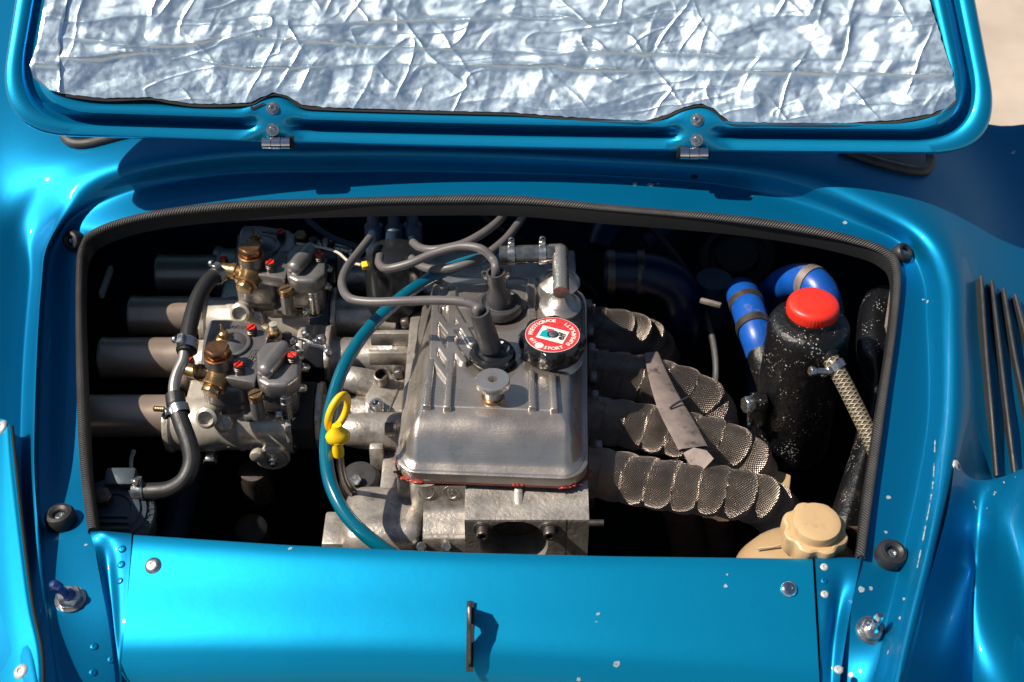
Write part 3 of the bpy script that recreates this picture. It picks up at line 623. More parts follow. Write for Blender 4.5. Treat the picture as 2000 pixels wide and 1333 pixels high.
# left half of the front: round timing case
mb = MB()
path = [(-.172, -.24), (-.172, -.150), (-.168, -.140), (-.158, -.134), (-.146, -.130), (-.139, -.124), (-.135, -.112), (-.1345, -.094)]
rows_ = []
for i in range(9):
    x = -.098 + (fx0 + .001 + .098) * i / 8
    rows_.append([Vector((x, y, z)) for y, z in cr([(0, y, z) for y, z in path], 4) for y, z in [(Vector((0, y, z)).y, Vector((0, y, z)).z)]] if False else [Vector((x, q.y, q.z)) for q in cr([(0, y, z) for y, z in path], 4)])
mb.add(grid(rows_)); mb.build('timing_case', CAST, head, angle=60)
one('case_boss', CAST, lathe([(.022, -.10), (.0225, -.062), (.020, -.056), (.0185, -.05), (.0183, 0), (0, 0)], 40), head, Matrix.Translation((-.096, -.118, -.0935)))
one('case_shoulder', CAST, bx(-.190, -.094, -.176, -.085, -.27, -.132, .024, 7), head)
one('mount_bracket', CAST, bx(-.212, -.176, -.16, -.11, -.25, -.160, .003), head)
one('joint_line', DSTEEL, bx(-.0985, -.0978, -.1728, -.1350, -.24, -.1495, 0), head)
for k in ('71',): one('casting_mark', CAST, textmesh('71', .011, .0004), head, fr(PY(855, 982, -.1352), (0, -1, .12), (-1, 0, 0)))
for px, py in ((832, 962), (880, 962)):
    p_ = PY(px, py, -.1352); M = fr(p_, (0, -1, .12), (1, 0, 0))
    o = one('casting_mark', CAST, MB().add(torus(.0085, .0004, 30, 6)).add(textmesh('12', .009, .0005)).__dict__ and (lambda m: (m.v, m.f, m.uv))(MB().add(torus(.0085, .0004, 30, 6)).add(textmesh('12', .009, .0005))), head, M)
for px in (823, 872): one('small_bolt', STEEL, hexn(.006, .006), head, fr(PY(px, 1068, -.174), (0, -.7, .7)))

cover = thing('rocker_cover', 'ribbed silver rocker cover with brushed front face in the middle of the bay', 'rocker cover', (CXE, .09, -.092))
HW, Y0, Y1, RC = .1055, -.134, .205, .030
prf = [(0, -.0790), (.002, -.0762), (.005, -.0740), (.0085, -.0705), (.013, -.0615), (.019, -.0500), (.026, -.0412), (.034, -.0360), (.045, -.0333), (.06, -.0320), (.2, -.0318)]
_q = cr([(a_, b_, 0) for a_, b_ in prf], 10); pd, pz = [v.x for v in _q], [v.y for v in _q]
AX = 1.75
def warp(x, y):
    t = (y - Y0) / (Y1 - Y0); return CXE + (x - CXE) * (1 - .05 * t) + .05 * (y - Y0), y - .055 * (x - CXE)
def sdf(x, y):                                        # anisotropic distance in from the outline
    qx = abs(x - CXE) * AX - (HW * AX - .045); qy = abs(y - (Y0 + Y1) / 2) - ((Y1 - Y0) / 2 - .045)
    return -(min(max(qx, qy), 0) + math.hypot(max(qx, 0), max(qy, 0)) - .045)
TRUSS = [((852, 560), (846, 700)), ((884, 560), (878, 730)), ((846, 655), (880, 705)), ((848, 700), (878, 740)), ((850, 610), (884, 655)), ((884, 600), (922, 668)), ((880, 668), (905, 704)), ((884, 640), (920, 634)), ((850, 590), (920, 590)), ((1038, 545), (1038, 650)), ((1060, 540), (1060, 640))]
TRS = [(P(*p, -.028), P(*q, -.028)) for p, q in TRUSS]
WELLS = [P(960, 700, -.030), P(975, 606, -.030), P(1076, 685, -.030)]
def hz(x, y):
    d = sdf(x, y); z = float(np.interp(max(d, 0) * .78, pd, pz))
    x, y = warp(x, y)
    if d > .02:
        for i, w in enumerate(WELLS):
            q = math.hypot(x - w.x, y - w.y) / (.040 if i < 2 else .045)
            if q < 1: z -= .0050 * (1 - q * q * q) ** 2
        best = 1
        for p_, q_ in TRS:
            vx, vy = q_.x - p_.x, q_.y - p_.y; t = max(0, min(1, ((x - p_.x) * vx + (y - p_.y) * vy) / (vx * vx + vy * vy)))
            best = min(best, math.hypot(x - p_.x - vx * t, y - p_.y - vy * t))
        if best < .0065: s_ = min(1, (.0065 - best) / .0028); z = z + (max(z, -.0275) - z) * s_ * s_ * (3 - 2 * s_)
    return z
def spread(n, a, b, k=1.6):                           # denser towards both ends
    return [a + (b - a) * (.5 - .5 * math.cos(math.pi * i / n)) for i in range(n + 1)]
ys = sorted(set([round(q, 5) for q in spread(200, Y0, Y1)] + [round(Y0 + .0009 * i, 5) for i in range(90)] + [round(.02 + .0011 * i, 5) for i in range(150)]))
xs = [ -HW + 2 * HW * i / 220 for i in range(221)]; xs = sorted(set(xs + [s_ * (HW - .0012 * k * .5) for k in range(30) for s_ in (-1, 1)]))
def outline_x(y):                                     # half width at y
    r = RC; d0 = y - Y0; d1 = Y1 - y; d = min(d0, d1)
    return HW - (r - math.sqrt(max(0, r * r - (r - d) ** 2)) if d < r else 0)
rows_ = [[Vector((*warp(CXE + x / HW * outline_x(y), y), hz(CXE + x / HW * outline_x(y), y))) for x in xs] for y in ys]
one('cover_shell', COVER, grid(rows_), cover, angle=70)
def outl(off, z, n=14):
    out = []
    for cx_, cy_, a0 in ((1, -1, -90), (1, 1, 0), (-1, 1, 90), (-1, -1, 180)):
        for k in range(n + 1):
            a = R(a0 + 90 * k / n); out.append(Vector((CXE + cx_ * (HW - RC) + (RC + off) * math.cos(a), (Y0 + Y1) / 2 + cy_ * ((Y1 - Y0) / 2 - RC) + (RC + off) * math.sin(a), z)))
    return [Vector((*warp(v.x, v.y), v.z)) for v in out]
one('flange', COVER, grid([outl(-.006, -.0765), outl(-.001, -.0775), outl(.0008, -.0785), outl(.0012, -.081), outl(.0012, -.0905), outl(-.004, -.0912)], True), cover)
gk = MB().add(grid([outl(-.004, -.0908), outl(.0022, -.0912), outl(.0024, -.0922), outl(-.004, -.0926)], True)); go = gk.build('gasket', GASK, cover)
rnd = random.Random(3); bl = MB()
ol = outl(.002, -.0915, 40)
for k in range(46):
    p_ = rnd.choice(ol[:44] + ol[-46:]) + Vector((rnd.uniform(-.004, .004), 0, rnd.uniform(-.0006, .0008))); r_ = rnd.uniform(.0008, .0022)
    bl.add(lathe([(0, -r_ * .6), (r_ * .8, -r_ * .3), (r_, 0), (r_ * .7, r_ * .4), (0, r_ * .5)], 8), Matrix.Translation(p_) @ Matrix.Diagonal((rnd.uniform(1, 2.6), 1, 1, 1)))
for dx in (-.004, 0, .005): bl.add(lathe([(0, -.003), (.003, -.001), (.0034, 0), (.002, .002), (0, .0022)], 8), Matrix.Translation((PY(1012 , 950, Y0 - .001).x + dx, Y0 - .0015, -.0905)))
bl.build('sealant_bead', REDSEAL, cover, kind='stuff')
def rib(px0, py0, py1, w=.0105, h=.0055, px1=None, name='rib'):
    z = -.0265; a = P(px0, py0, z); b = P(px1 or px0, py1, z); L = (a - b).length; c = (a + b) / 2
    bm = bmesh.new(); bmesh.ops.create_cube(bm, size=1)
    for v in bm.verts: v.co = Vector((v.co.x * (w if v.co.z < 0 else w * .72), v.co.y * L - (0 if v.co.y > 0 else (0 if v.co.z > 0 else -.0)), v.co.z * .013))
    bmesh.ops.bevel(bm, geom=bm.edges[:], offset=.0019, segments=3, profile=.5, affect='EDGES')
    ang = math.atan2(-(a - b).x, (a - b).y)
    one(name, COVER, from_bm(bm), cover, Matrix.Translation((c.x, c.y, -.0330 + .0)) @ Matrix.Rotation(ang, 4, 'Z'), angle=50)
rib(842, 700, 792, px1=833); rib(879, 726, 795, px1=873); rib(1038, 722, 795, px1=1040); rib(1079, 728, 799, px1=1083)
KN = mat('machined_aluminium', (.60, .57, .54), .9, .36, rvar=.05)
def knob(px, py, zb, zt2, r, lab, loc_px):
    b0 = P(px, py, zb); M = fr(b0); H = zt2 - zb
    t = thing('knurled_nut', lab, 'nut', b0)
    n = 60
    one('knob', KN, MB().add(lathe([(r * .52, .001), (r * .50, H * .55), (r * .62, H * .64), (r * .97, H * .68), (r, H * .71), (r, H * .94), (r * .97, H), (r * .3, H), (r * .27, H * .93), (r * .24, H * .5), (0, H * .5)], 120, lambda a, i: 1 + (.022 if (i in (4, 5) and math.cos(a * 60) > 0) else 0))).__dict__ and lathe([(r * .52, .001), (r * .50, H * .55), (r * .62, H * .64), (r * .97, H * .68), (r, H * .71), (r, H * .94), (r * .97, H), (r * .3, H), (r * .27, H * .93), (r * .24, H * .5), (0, H * .5)], 120, lambda a, i: 1 + (.022 if (i in (4, 5) and math.cos(a * 60) > 0) else 0)), t, M)
    one('copper_washer', COPPER, lathe([(r * .3, 0), (r * .66, 0), (r * .7, .0012), (r * .66, .0026), (r * .3, .0028)], 40), t, M)
knob(963, 778, -.0325, -.004, .0185, 'bright knurled thumb nut on a copper washer near the cover front', None)
knob(969, 552, -.0325, -.012, .018, 'dull knurled thumb nut at the far end of the cover behind the second boot', None)

# spark plug grommets, tubes
def boot(px, py, lab, tilt, H, rt, gx=1.0, collar=False):
    b0 = P(px, py, -.0335); t = thing('plug_boot', lab, 'plug boot', b0, 'rubber plug boots on the rocker cover'); r = .0265 * gx
    one('grommet', BLKPL if not collar else RUBG, lathe([(r * .55, .001), (r * .9, .000), (r, .004), (r * 1.0, .009), (r * .93, .0125), (r * .78, .0135), (r * .70, .0115), (r * .60, .0105), (r * .5, .0115), (r * .42, .013), (0, .013)], 48), t, fr(b0))
    d = Vector(tilt).normalized(); s = b0 + Vector((0, 0, .011))
    if collar: pr = [(rt * 1.3, 0), (rt * 1.25, H * .25), (rt * .85, H * .5), (rt * .95, H * .75), (rt * .95, H), (rt * .75, H), (rt * .7, H * .8), (0, H * .8)]
    else: pr = [(rt * .8, 0), (rt * .82, H * .08), (rt * 1.05, H * .12), (rt * 1.0, H * .5), (rt * .96, H * .98), (rt * .93, H), (rt * .68, H), (rt * .66, H * .8), (0, H * .8)]
    one('sleeve', LEADB, lathe(pr, 32), t, fr(s, d)); return s + d * H
e1 = boot(962, 703, 'black rubber plug boot with upright grey sleeve beside the knurled nut', (-.24, .02, 1), .060, .0120)
e2 = boot(976, 606, 'black rubber plug boot with waisted sleeve at the far half of the cover', (-.10, .0, 1), .046, .0118, 1.05, True)

# oil filler cap
ct = P(1079, 655, -.008); oc = thing('oil_filler_cap', 'black scalloped oil filler cap with round red label', 'oil cap', ct - Vector((0, 0, .03)))
rC = .0345; Hc = .018
lob = lambda a, i: 1 - (.12 * (.5 - .5 * math.cos(a * 8 + .5)) ** 1.3 if i in (1, 2, 3, 4) else 0)
one('cap_body', BLKPL, lathe([(rC * .98, -Hc - .006), (rC * 1.10, -Hc), (rC * 1.13, -Hc * .8), (rC * 1.13, -.0045), (rC * 1.08, -.0010), (rC * .97, 0), (0, -.0006)], 144, lob), oc, fr(ct))
one('neck', COVER, lathe([(.036, -.034), (.031, -.026), (.030, -Hc)], 40), oc, fr(ct))
one('label_disc', LBLR, lathe([(0, .0006), (rC * .895, .0006), (rC * .90, .0002)], 64), oc, fr(ct))
one('label_rim', LBLW, lathe([(rC * .887, .0009), (rC * .90, .0009), (rC * .90, .0002)], 64), oc, fr(ct))
def arc_text(s, rad, a0, a1, size, inward, col, M, parent, zz=.0009):
    mb = MB()
    for i, chh in enumerate(s):
        if chh == ' ': continue
        a = R(a0 + (a1 - a0) * i / (len(s) - 1)); rot = a - math.pi / 2 if not inward else a + math.pi / 2
        mb.add(textmesh(chh, size, .0001, bold=size * .02), M @ Matrix.Translation((rad * math.cos(a), rad * math.sin(a), zz)) @ Matrix.Rotation(rot, 4, 'Z'))
    return mb.build('lettering', col, parent)
M0 = fr(ct, (0, 0, 1), (1, 0, 0))
arc_text('PRESTIGRADE', rC * .715, 176, 84, .0074, False, LBLW, M0, oc)
arc_text('SPORT SUPRAMULTI', rC * .715, 250, 410, .0072, True, LBLW, M0, oc)
arc_text('elf', rC * .715, 198, 214, .008, True, LBLW, M0, oc)
one('lettering', LBLW, lathe([(0, .0009), (.0042, .0009)], 24), oc, M0 @ Matrix.Translation((rC * .715 * math.cos(R(231)), rC * .715 * math.sin(R(231)), 0)) @ Matrix.Diagonal((1.2, 1.2, 1, 1)))
ML = M0 @ Matrix.Rotation(R(-22), 4, 'Z')
lg = one('logo_plate', LBLW, ([(-.0160, -.0115, .0010), (.0165, -.0115, .0010), (.0165, .0115, .0010), (-.0160, .0115, .0010)], [(0, 1, 2, 3)]), oc, ML)
one('logo_teal', LBLT, ([(-.0130, -.0080, .0013), (-.0130, .0010, .0013), (-.0085, .0065, .0013), (-.004, .001, .0013), (.0, -.0075, .0013)], [(0, 1, 2, 3, 4)]), lg, ML)
one('logo_red', LBLR, ([(-.0105, .0075, .0014), (-.002, .0085, .0014), (.0035, .0035, .0014), (-.004, .0015, .0014)], [(0, 1, 2, 3)]), lg, ML)
one('logo_ring', LBLB, lathe([(.0046, .0013), (.0066, .0013)], 36), lg, ML @ Matrix.Translation((.0005, .0005, 0)))
one('logo_text', LBLB, textmesh('elf', .0125, .0001, bold=.0003), lg, ML @ Matrix.Translation((.0108, .0, .0014)) @ Matrix.Rotation(R(90), 4, 'Z'))
one('centre_rivet', STEEL, lathe([(.0052, .001), (.005, .0018), (.003, .0026), (0, .0029)], 24), oc, M0 @ Matrix.Translation((.0005, .0005, 0)))

# breather: elbow pipe over two domes
br = thing('breather_pipe', 'silver elbow breather pipe resting over two round domes', 'breather', P(1095, 600, -.034))
for px, py, z, r in ((1093, 536, -.014, .0255), (1095, 580, -.010, .0255)):
    c_ = P(px, py, z)
    one('dome', COVER, lathe([(.010, -.028), (.010, -.020), (r * .95, -.0165), (r, -.0145), (r * .985, -.0125), (r * .80, -.0105), (r * .70, -.007), (r * .42, -.001), (r * .2, .001), (0, .0012)], 48), br, fr(c_, (0, -.08, 1)))
pa = P(1094, 492, .016); pb2 = P(1096, 572, .010)
one('elbow', COVER, MB().add(tube([pb2, pb2.lerp(pa, .5), pa.lerp(pb2, .02)], .0095, 24, 10)).add(tube([pa + Vector((.0, .0, -.0)), pa + Vector((-.02, .0, -.001))], .0098, 24, 4)).add(lathe([(0, -.0098), (.005, -.0085), (.0088, -.0045), (.0098, 0), (.0088, .0045), (.005, .0085), (0, .0098)], 24), Matrix.Translation(pa)).__dict__ and (lambda m: (m.v, m.f, m.uv))(MB().add(tube([pb2, pb2.lerp(pa, .5), pa.lerp(pb2, .02)], .0095, 24, 10)).add(tube([pa, pa + Vector((-.02, 0, -.001))], .0098, 24, 4)).add(lathe([(0, -.0098), (.005, -.0085), (.0088, -.0045), (.0098, 0), (.0088, .0045), (.005, .0085), (0, .0098)], 24), Matrix.Translation(pa))), br)
# clear hose joint with two worm clamps
CLEARH = mat('smoky_clear_hose', (.10, .11, .12), .3, .12, coat=1, var=.6, vscale=120, bump=.3, bscale=120)
hj = thing('hose_joint', 'short smoky hose joint held by two worm drive clamps beside the breather elbow', 'hose', P(1030, 497, .0))
h0 = P(1084, 496, .014); h1 = P(976, 499, .010)
one('joint_sleeve', CLEARH, tube([h0, h0.lerp(h1, .5), h1], .0115, 24, 6), hj)
def clamp(c_, ax, r, parent, up=(0, 0, 1), w=.0085, top=False, name='hose_clamp', lab=None):
    ax = Vector(ax).normalized(); M = fr(c_, ax, up)
    k = dict(label=lab) if lab else {}
    if parent is None:
        o = one(name, STEEL, lathe([(r, -w / 2), (r + .0011, -w / 2), (r + .0012, w / 2), (r, w / 2)], 32), None, M)
    else: o = one(name, STEEL, lathe([(r, -w / 2), (r + .0011, -w / 2), (r + .0012, w / 2), (r, w / 2)], 32), parent, M, **k)
    one('screw_housing', STEEL, MB().add(box(.006, .009, w * .95, .001, 1, (r + .003, 0, 0))).add(lathe([(.0034, 0), (.0042, .001), (.0042, .004), (.003, .0055), (0, .0055)], 14), Matrix.Translation((r + .0045, .0045, 0)) @ Matrix.Rotation(R(-90), 4, 'X')).__dict__ and (lambda m: (m.v, m.f, m.uv))(MB().add(box(.006, .009, w * .95, .001, 1, (r + .003, 0, 0))).add(lathe([(.0034, 0), (.0042, .001), (.0042, .004), (.003, .0055), (0, .0055)], 14), Matrix.Translation((r + .0045, .0045, 0)) @ Matrix.Rotation(R(-90), 4, 'X'))), o, M)
    sl_ = MB()
    for k_ in range(7):
        a = R(70 + k_ * 14); sl_.add(box(.0004, .0012, w * .55, 0), M @ Matrix.Rotation(a - R(90), 4, 'Z') @ Matrix.Translation((0, r + .0012, 0)) @ Matrix.Rotation(R(90), 4, 'Z'))
    sl_.build('worm_slots', DSTEEL, o, kind='stuff'); return o
clamp(h0.lerp(h1, .22), h1 - h0, .0116, hj, (0, .3, 1)); clamp(h0.lerp(h1, .78), h1 - h0, .0116, hj, (0, .3, 1))
mb = MB().add(torus(.0085, .0012, 24, 8), fr(h0.lerp(h1, .5), (0, .1, 1))); 

# teal breather hose
th = [P(984, 500, .006), P(930, 508, .0), P(880, 524, -.008), P(820, 556, -.012), P(760, 602, -.012), P(706, 660, -.018), P(668, 725, -.026), P(646, 800, -.036), P(637, 870, -.046), P(644, 940, -.058), P(672, 1000, -.070), P(716, 1047, -.082), P(775, 1090, -.10), P(830, 1130, -.13)]
tag(one('breather_hose', TEAL, tube(th, .0076, 24, 10)), 'long curved teal hose running from the hose joint down past the cover', 'hose')

# ignition leads
LG = 'grey ignition leads over the rocker cover'
def lead(pts, lab, r=.0052, m=LEAD):
    return tag(one('ignition_lead', m, tube(pts, r, 16, 12)), lab, 'ignition lead', LG)
lead([P(722, 466, .0), P(703, 490, .004), P(677, 525, .012), P(668, 556, .018), P(682, 582, .024), P(720, 590, .028), P(780, 589, .034), P(850, 587, .038), P(905, 590, .040), P(938, 603, .036), e1 + Vector((-.003, .002, .002)), e1 + Vector((.0, 0, -.012))], 'long grey ignition lead looping left before the nearer plug boot')
lead([P(742, 500, .0), P(741, 515, .0), P(756, 525, .006), P(800, 515, .016), P(850, 494, .026), P(900, 482, .034), P(940, 487, .036), P(963, 508, .028), e2 + Vector((0, .002, .006)), e2 + Vector((0, 0, -.01))], 'grey ignition lead arching into the farther plug boot')
lead([P(806, 474, .0), P(822, 485, .004), P(850, 488, .010), P(900, 478, .018), P(940, 458, .022), P(972, 434, .02), P(990, 412, .005), P(1000, 395, -.02)], 'grey ignition lead passing under the top edge, upper of the two')
lead([P(804, 505, -.01), P(822, 520, -.006), P(850, 526, .0), P(895, 520, .008), P(945, 500, .014), P(985, 470, .016), P(1010, 440, .010), P(1028, 412, -.005), P(1036, 395, -.03)], 'grey ignition lead passing under the top edge, lower of the two')
# distributor with boots, dim at the back
ds = thing('distributor', 'dark distributor cap with upright lead boots at the back of the bay', 'distributor', P(765, 480, -.10))
one('distributor_cap', BLKPL, lathe([(.038, -.10), (.038, -.03), (.034, -.02), (.02, -.012), (0, -.012)], 40), ds, Matrix.Translation(P(768, 470, .0)))
for px, py in ((730, 452), (770, 455), (806, 450)):
    b0 = P(px, py, -.012); one('lead_boot', DEADB, lathe([(.0115, -.03), (.0118, .0), (.0115, .008), (.008, .012), (.0078, .026), (.0095, .030), (.0095, .045), (0, .046)], 20), ds, fr(b0, (0, .15, 1)))
one('clip', RUST, bx(*(lambda q: (q.x - .016, q.x + .016, q.y - .006, q.y + .006, q.z - .02, q.z + .006))(P(775, 512, -.05)), .002), ds)
tag(one('loose_wire', WIRE, tube([P(580, 476, -.05), P(630, 484, -.045), P(660, 494, -.04), P(682, 512, -.035), P(705, 518, -.03)], .0018, 8, 8)), 'thin pale wire running to a small yellow connector', 'wire')
yc = P(719, 518, -.028); tag(one('wire_connector', YEL, box(.016, .009, .008, .0015, 2), None, fr(yc, (0, -.3, 1), (1, .25, 0))), 'small yellow wire connector below the distributor boots', 'connector')
tag(one('loose_wire', DEADB, tube([P(600, 430, -.06), P(640, 460, -.06), P(690, 480, -.055), P(740, 487, -.05)], .004, 10, 8)), 'dark blue wire crossing behind the distributor boots', 'wire')
tag(one('loose_wire', mat('green_wire', (.0, .10, .05), 0, .5), tube([P(742, 520, -.03), P(748, 545, -.05), P(752, 570, -.08)], .0014, 6, 8)), 'thin green wire hanging below the distributor', 'wire')

# dipstick
dk = thing('dipstick', 'yellow ring handled dipstick standing beside the teal hose', 'dipstick', P(665, 955, -.15))
rc = P(660, 806, -.010)
one('ring_handle', YEL, [*torus(.0165, .0040, 44, 14)], dk, fr(rc, (.80, -.58, -.14), (.22, .0, 1)) @ Matrix.Diagonal((1.35, .95, 1, 1)))
kb = P(660, 852, -.026)
one('ring_base', YEL, lathe([(0, -.010), (.007, -.0095), (.0115, -.004), (.0120, .001), (.0092, .006), (.0060, .010), (.0045, .016), (0, .017)], 28, lambda a, i: 1 + .12 * math.cos(2 * a)), dk, fr(kb, (0, 0, 1), (1, .2, 0)))
one('collar', YEL, lathe([(0, -.008), (.0062, -.008), (.0064, 0), (.0052, .006), (.0052, .012), (0, .012)], 24), dk, fr(P(660, 878, -.040)))
one('collar_ring', BRASS, lathe([(.0066, -.001), (.0068, .0), (.0066, .0012), (0, .0012)], 24), dk, fr(P(660, 880, -.050)))
one('dipstick_tube', DSTEEL, tube([P(661, 888, -.052), P(664, 915, -.08), P(672, 945, -.115), P(690, 968, -.14), P(710, 975, -.16)], .0032, 12, 8), dk)
one('dipstick_tube', DSTEEL, tube([P(668, 888, -.055), P(671, 915, -.082), P(679, 942, -.115), P(696, 962, -.14)], .0018, 8, 8), dk)

# ================================================================== intake manifold
im = thing('intake_manifold', 'cast intake manifold stubs bolted to the left side of the head', 'manifold', (-.19, .17, -.2))
ZB = -.155
BY = [.043, .152, .232, .324]
for y in BY:
    one('spacer', BLKPL if y != BY[0] else BLACKV, prism([(q[0] * 1.0, q[1]) for q in ngon(8, .044, R(22.5))], 0, .026, .003), im, fr((-.262, y, ZB), (1, 0, 0), (0, 0, 1)))
    one('runner_flange', CAST, prism(ngon(10, .043, R(18)), 0, .007, .002), im, fr((-.2355, y, ZB), (1, 0, 0), (0, 0, 1)))
    one('runner', CAST, lathe([(.027, 0), (.026, .01), (.025, .05), (.030, .085), (.034, .10)], 36), im, fr((-.2285, y, ZB), (1, 0, 0)))
    one('port_boss', CAST, bx(-.150, -.1285, y - .036, y + .036, ZB - .045, ZB + .040, .006, 3), im)
# plates, bosses and studs seen between hose and cover
def pbolt(px, py, z, r=.0075, h=.008, ax=(0, 0, 1), m=STEEL, hexb=False, parent=None):
    c_ = P(px, py, z)
    if hexb: return one('nut', m, hexn(r, h), parent, fr(c_, ax))
    return one('socket_bolt', m, lathe([(r * 1.35, -.001), (r * 1.35, .0012), (r, .0014), (r, h * .85), (r * .88, h), (r * .5, h), (r * .48, h * .5), (0, h * .5)], 28), parent, fr(c_, ax))
q = [P(a, b, -.112) for a, b in ((724, 800), (718, 785), (712, 775), (742, 728), (752, 715), (768, 735), (778, 760), (760, 800), (748, 822), (732, 822))]
one('lug_plate', CAST, prism([(v.x, v.y) for v in q], -.128, -.112, .002), im)
pbolt(738, 800, -.111, .0085, .012, (-.15, -.1, 1), STEEL, parent=im)
one('stud_tube', DSTEEL, lathe([(.0085, 0), (.009, .016), (.007, .0165), (.0065, .006), (0, .006)], 24), im, fr(P(748, 745, -.108), (-.1, -.3, 1)))
pbolt(772, 732, -.10, .0085, .010, (.9, 0, .3), DSTEEL, True, im)
pbolt(780, 600, -.10, .0085, .012, (.9, 0, .25), STEEL, True, im)
pbolt(785, 632, -.10, .0075, .010, (.9, 0, .25), DSTEEL, True, im)
one('bracket', CAST, bx(*(lambda a: (a.x - .03, a.x + .022, a.y - .004, a.y + .004, a.z - .02, a.z))(P(770, 648, -.095)), .0015), im)
one('bracket', CAST, bx(*(lambda a: (a.x - .03, a.x + .022, a.y - .004, a.y + .004, a.z - .02, a.z))(P(768, 686, -.098)), .0015), im)
one('boss', CAST, lathe([(0, .026), (.012, .025), (.016, .020), (.0175, .0), (.0175, -.03)], 32), im, fr(P(712, 748, -.125), (-.9, 0, .3)))
one('boss', CAST, lathe([(0, .03), (.014, .028), (.019, .020), (.0215, .0), (.024, -.05)], 36), im, fr(P(712, 842, -.118), (-.95, -.1, .15)))
one('web_plate', CAST, bx(-.158, -.130, -.02, -.012, -.22, -.115, .003), im)
one('web_plate', CAST, bx(-.165, -.148, -.052, -.028, -.22, -.118, .004), im)
one('port_face', CAST, bx(-.150, -.1295, -.112, -.020, -.24, -.135, .003), im)
one('stud_pin', DSTEEL, tube([P(752, 838, -.10), P(775, 838, -.10)], .0075, 16, 2), im)
pbolt(757, 838, -.104, .0105, .010, (1, 0, 0), STEEL, True, im)
one('rubber_mount', RUB, lathe([(.022, -.03), (.024, -.01), (.020, 0), (.0, .001)], 28), im, fr(P(700, 930, -.14), (-.1, -.2, 1)))
pbolt(695, 940, -.138, .007, .006, (0, -.4, 1), STEEL, True, im)
pbolt(620, 665, -.10, .007, .01, (1, 0, .2), STEEL, True, im)

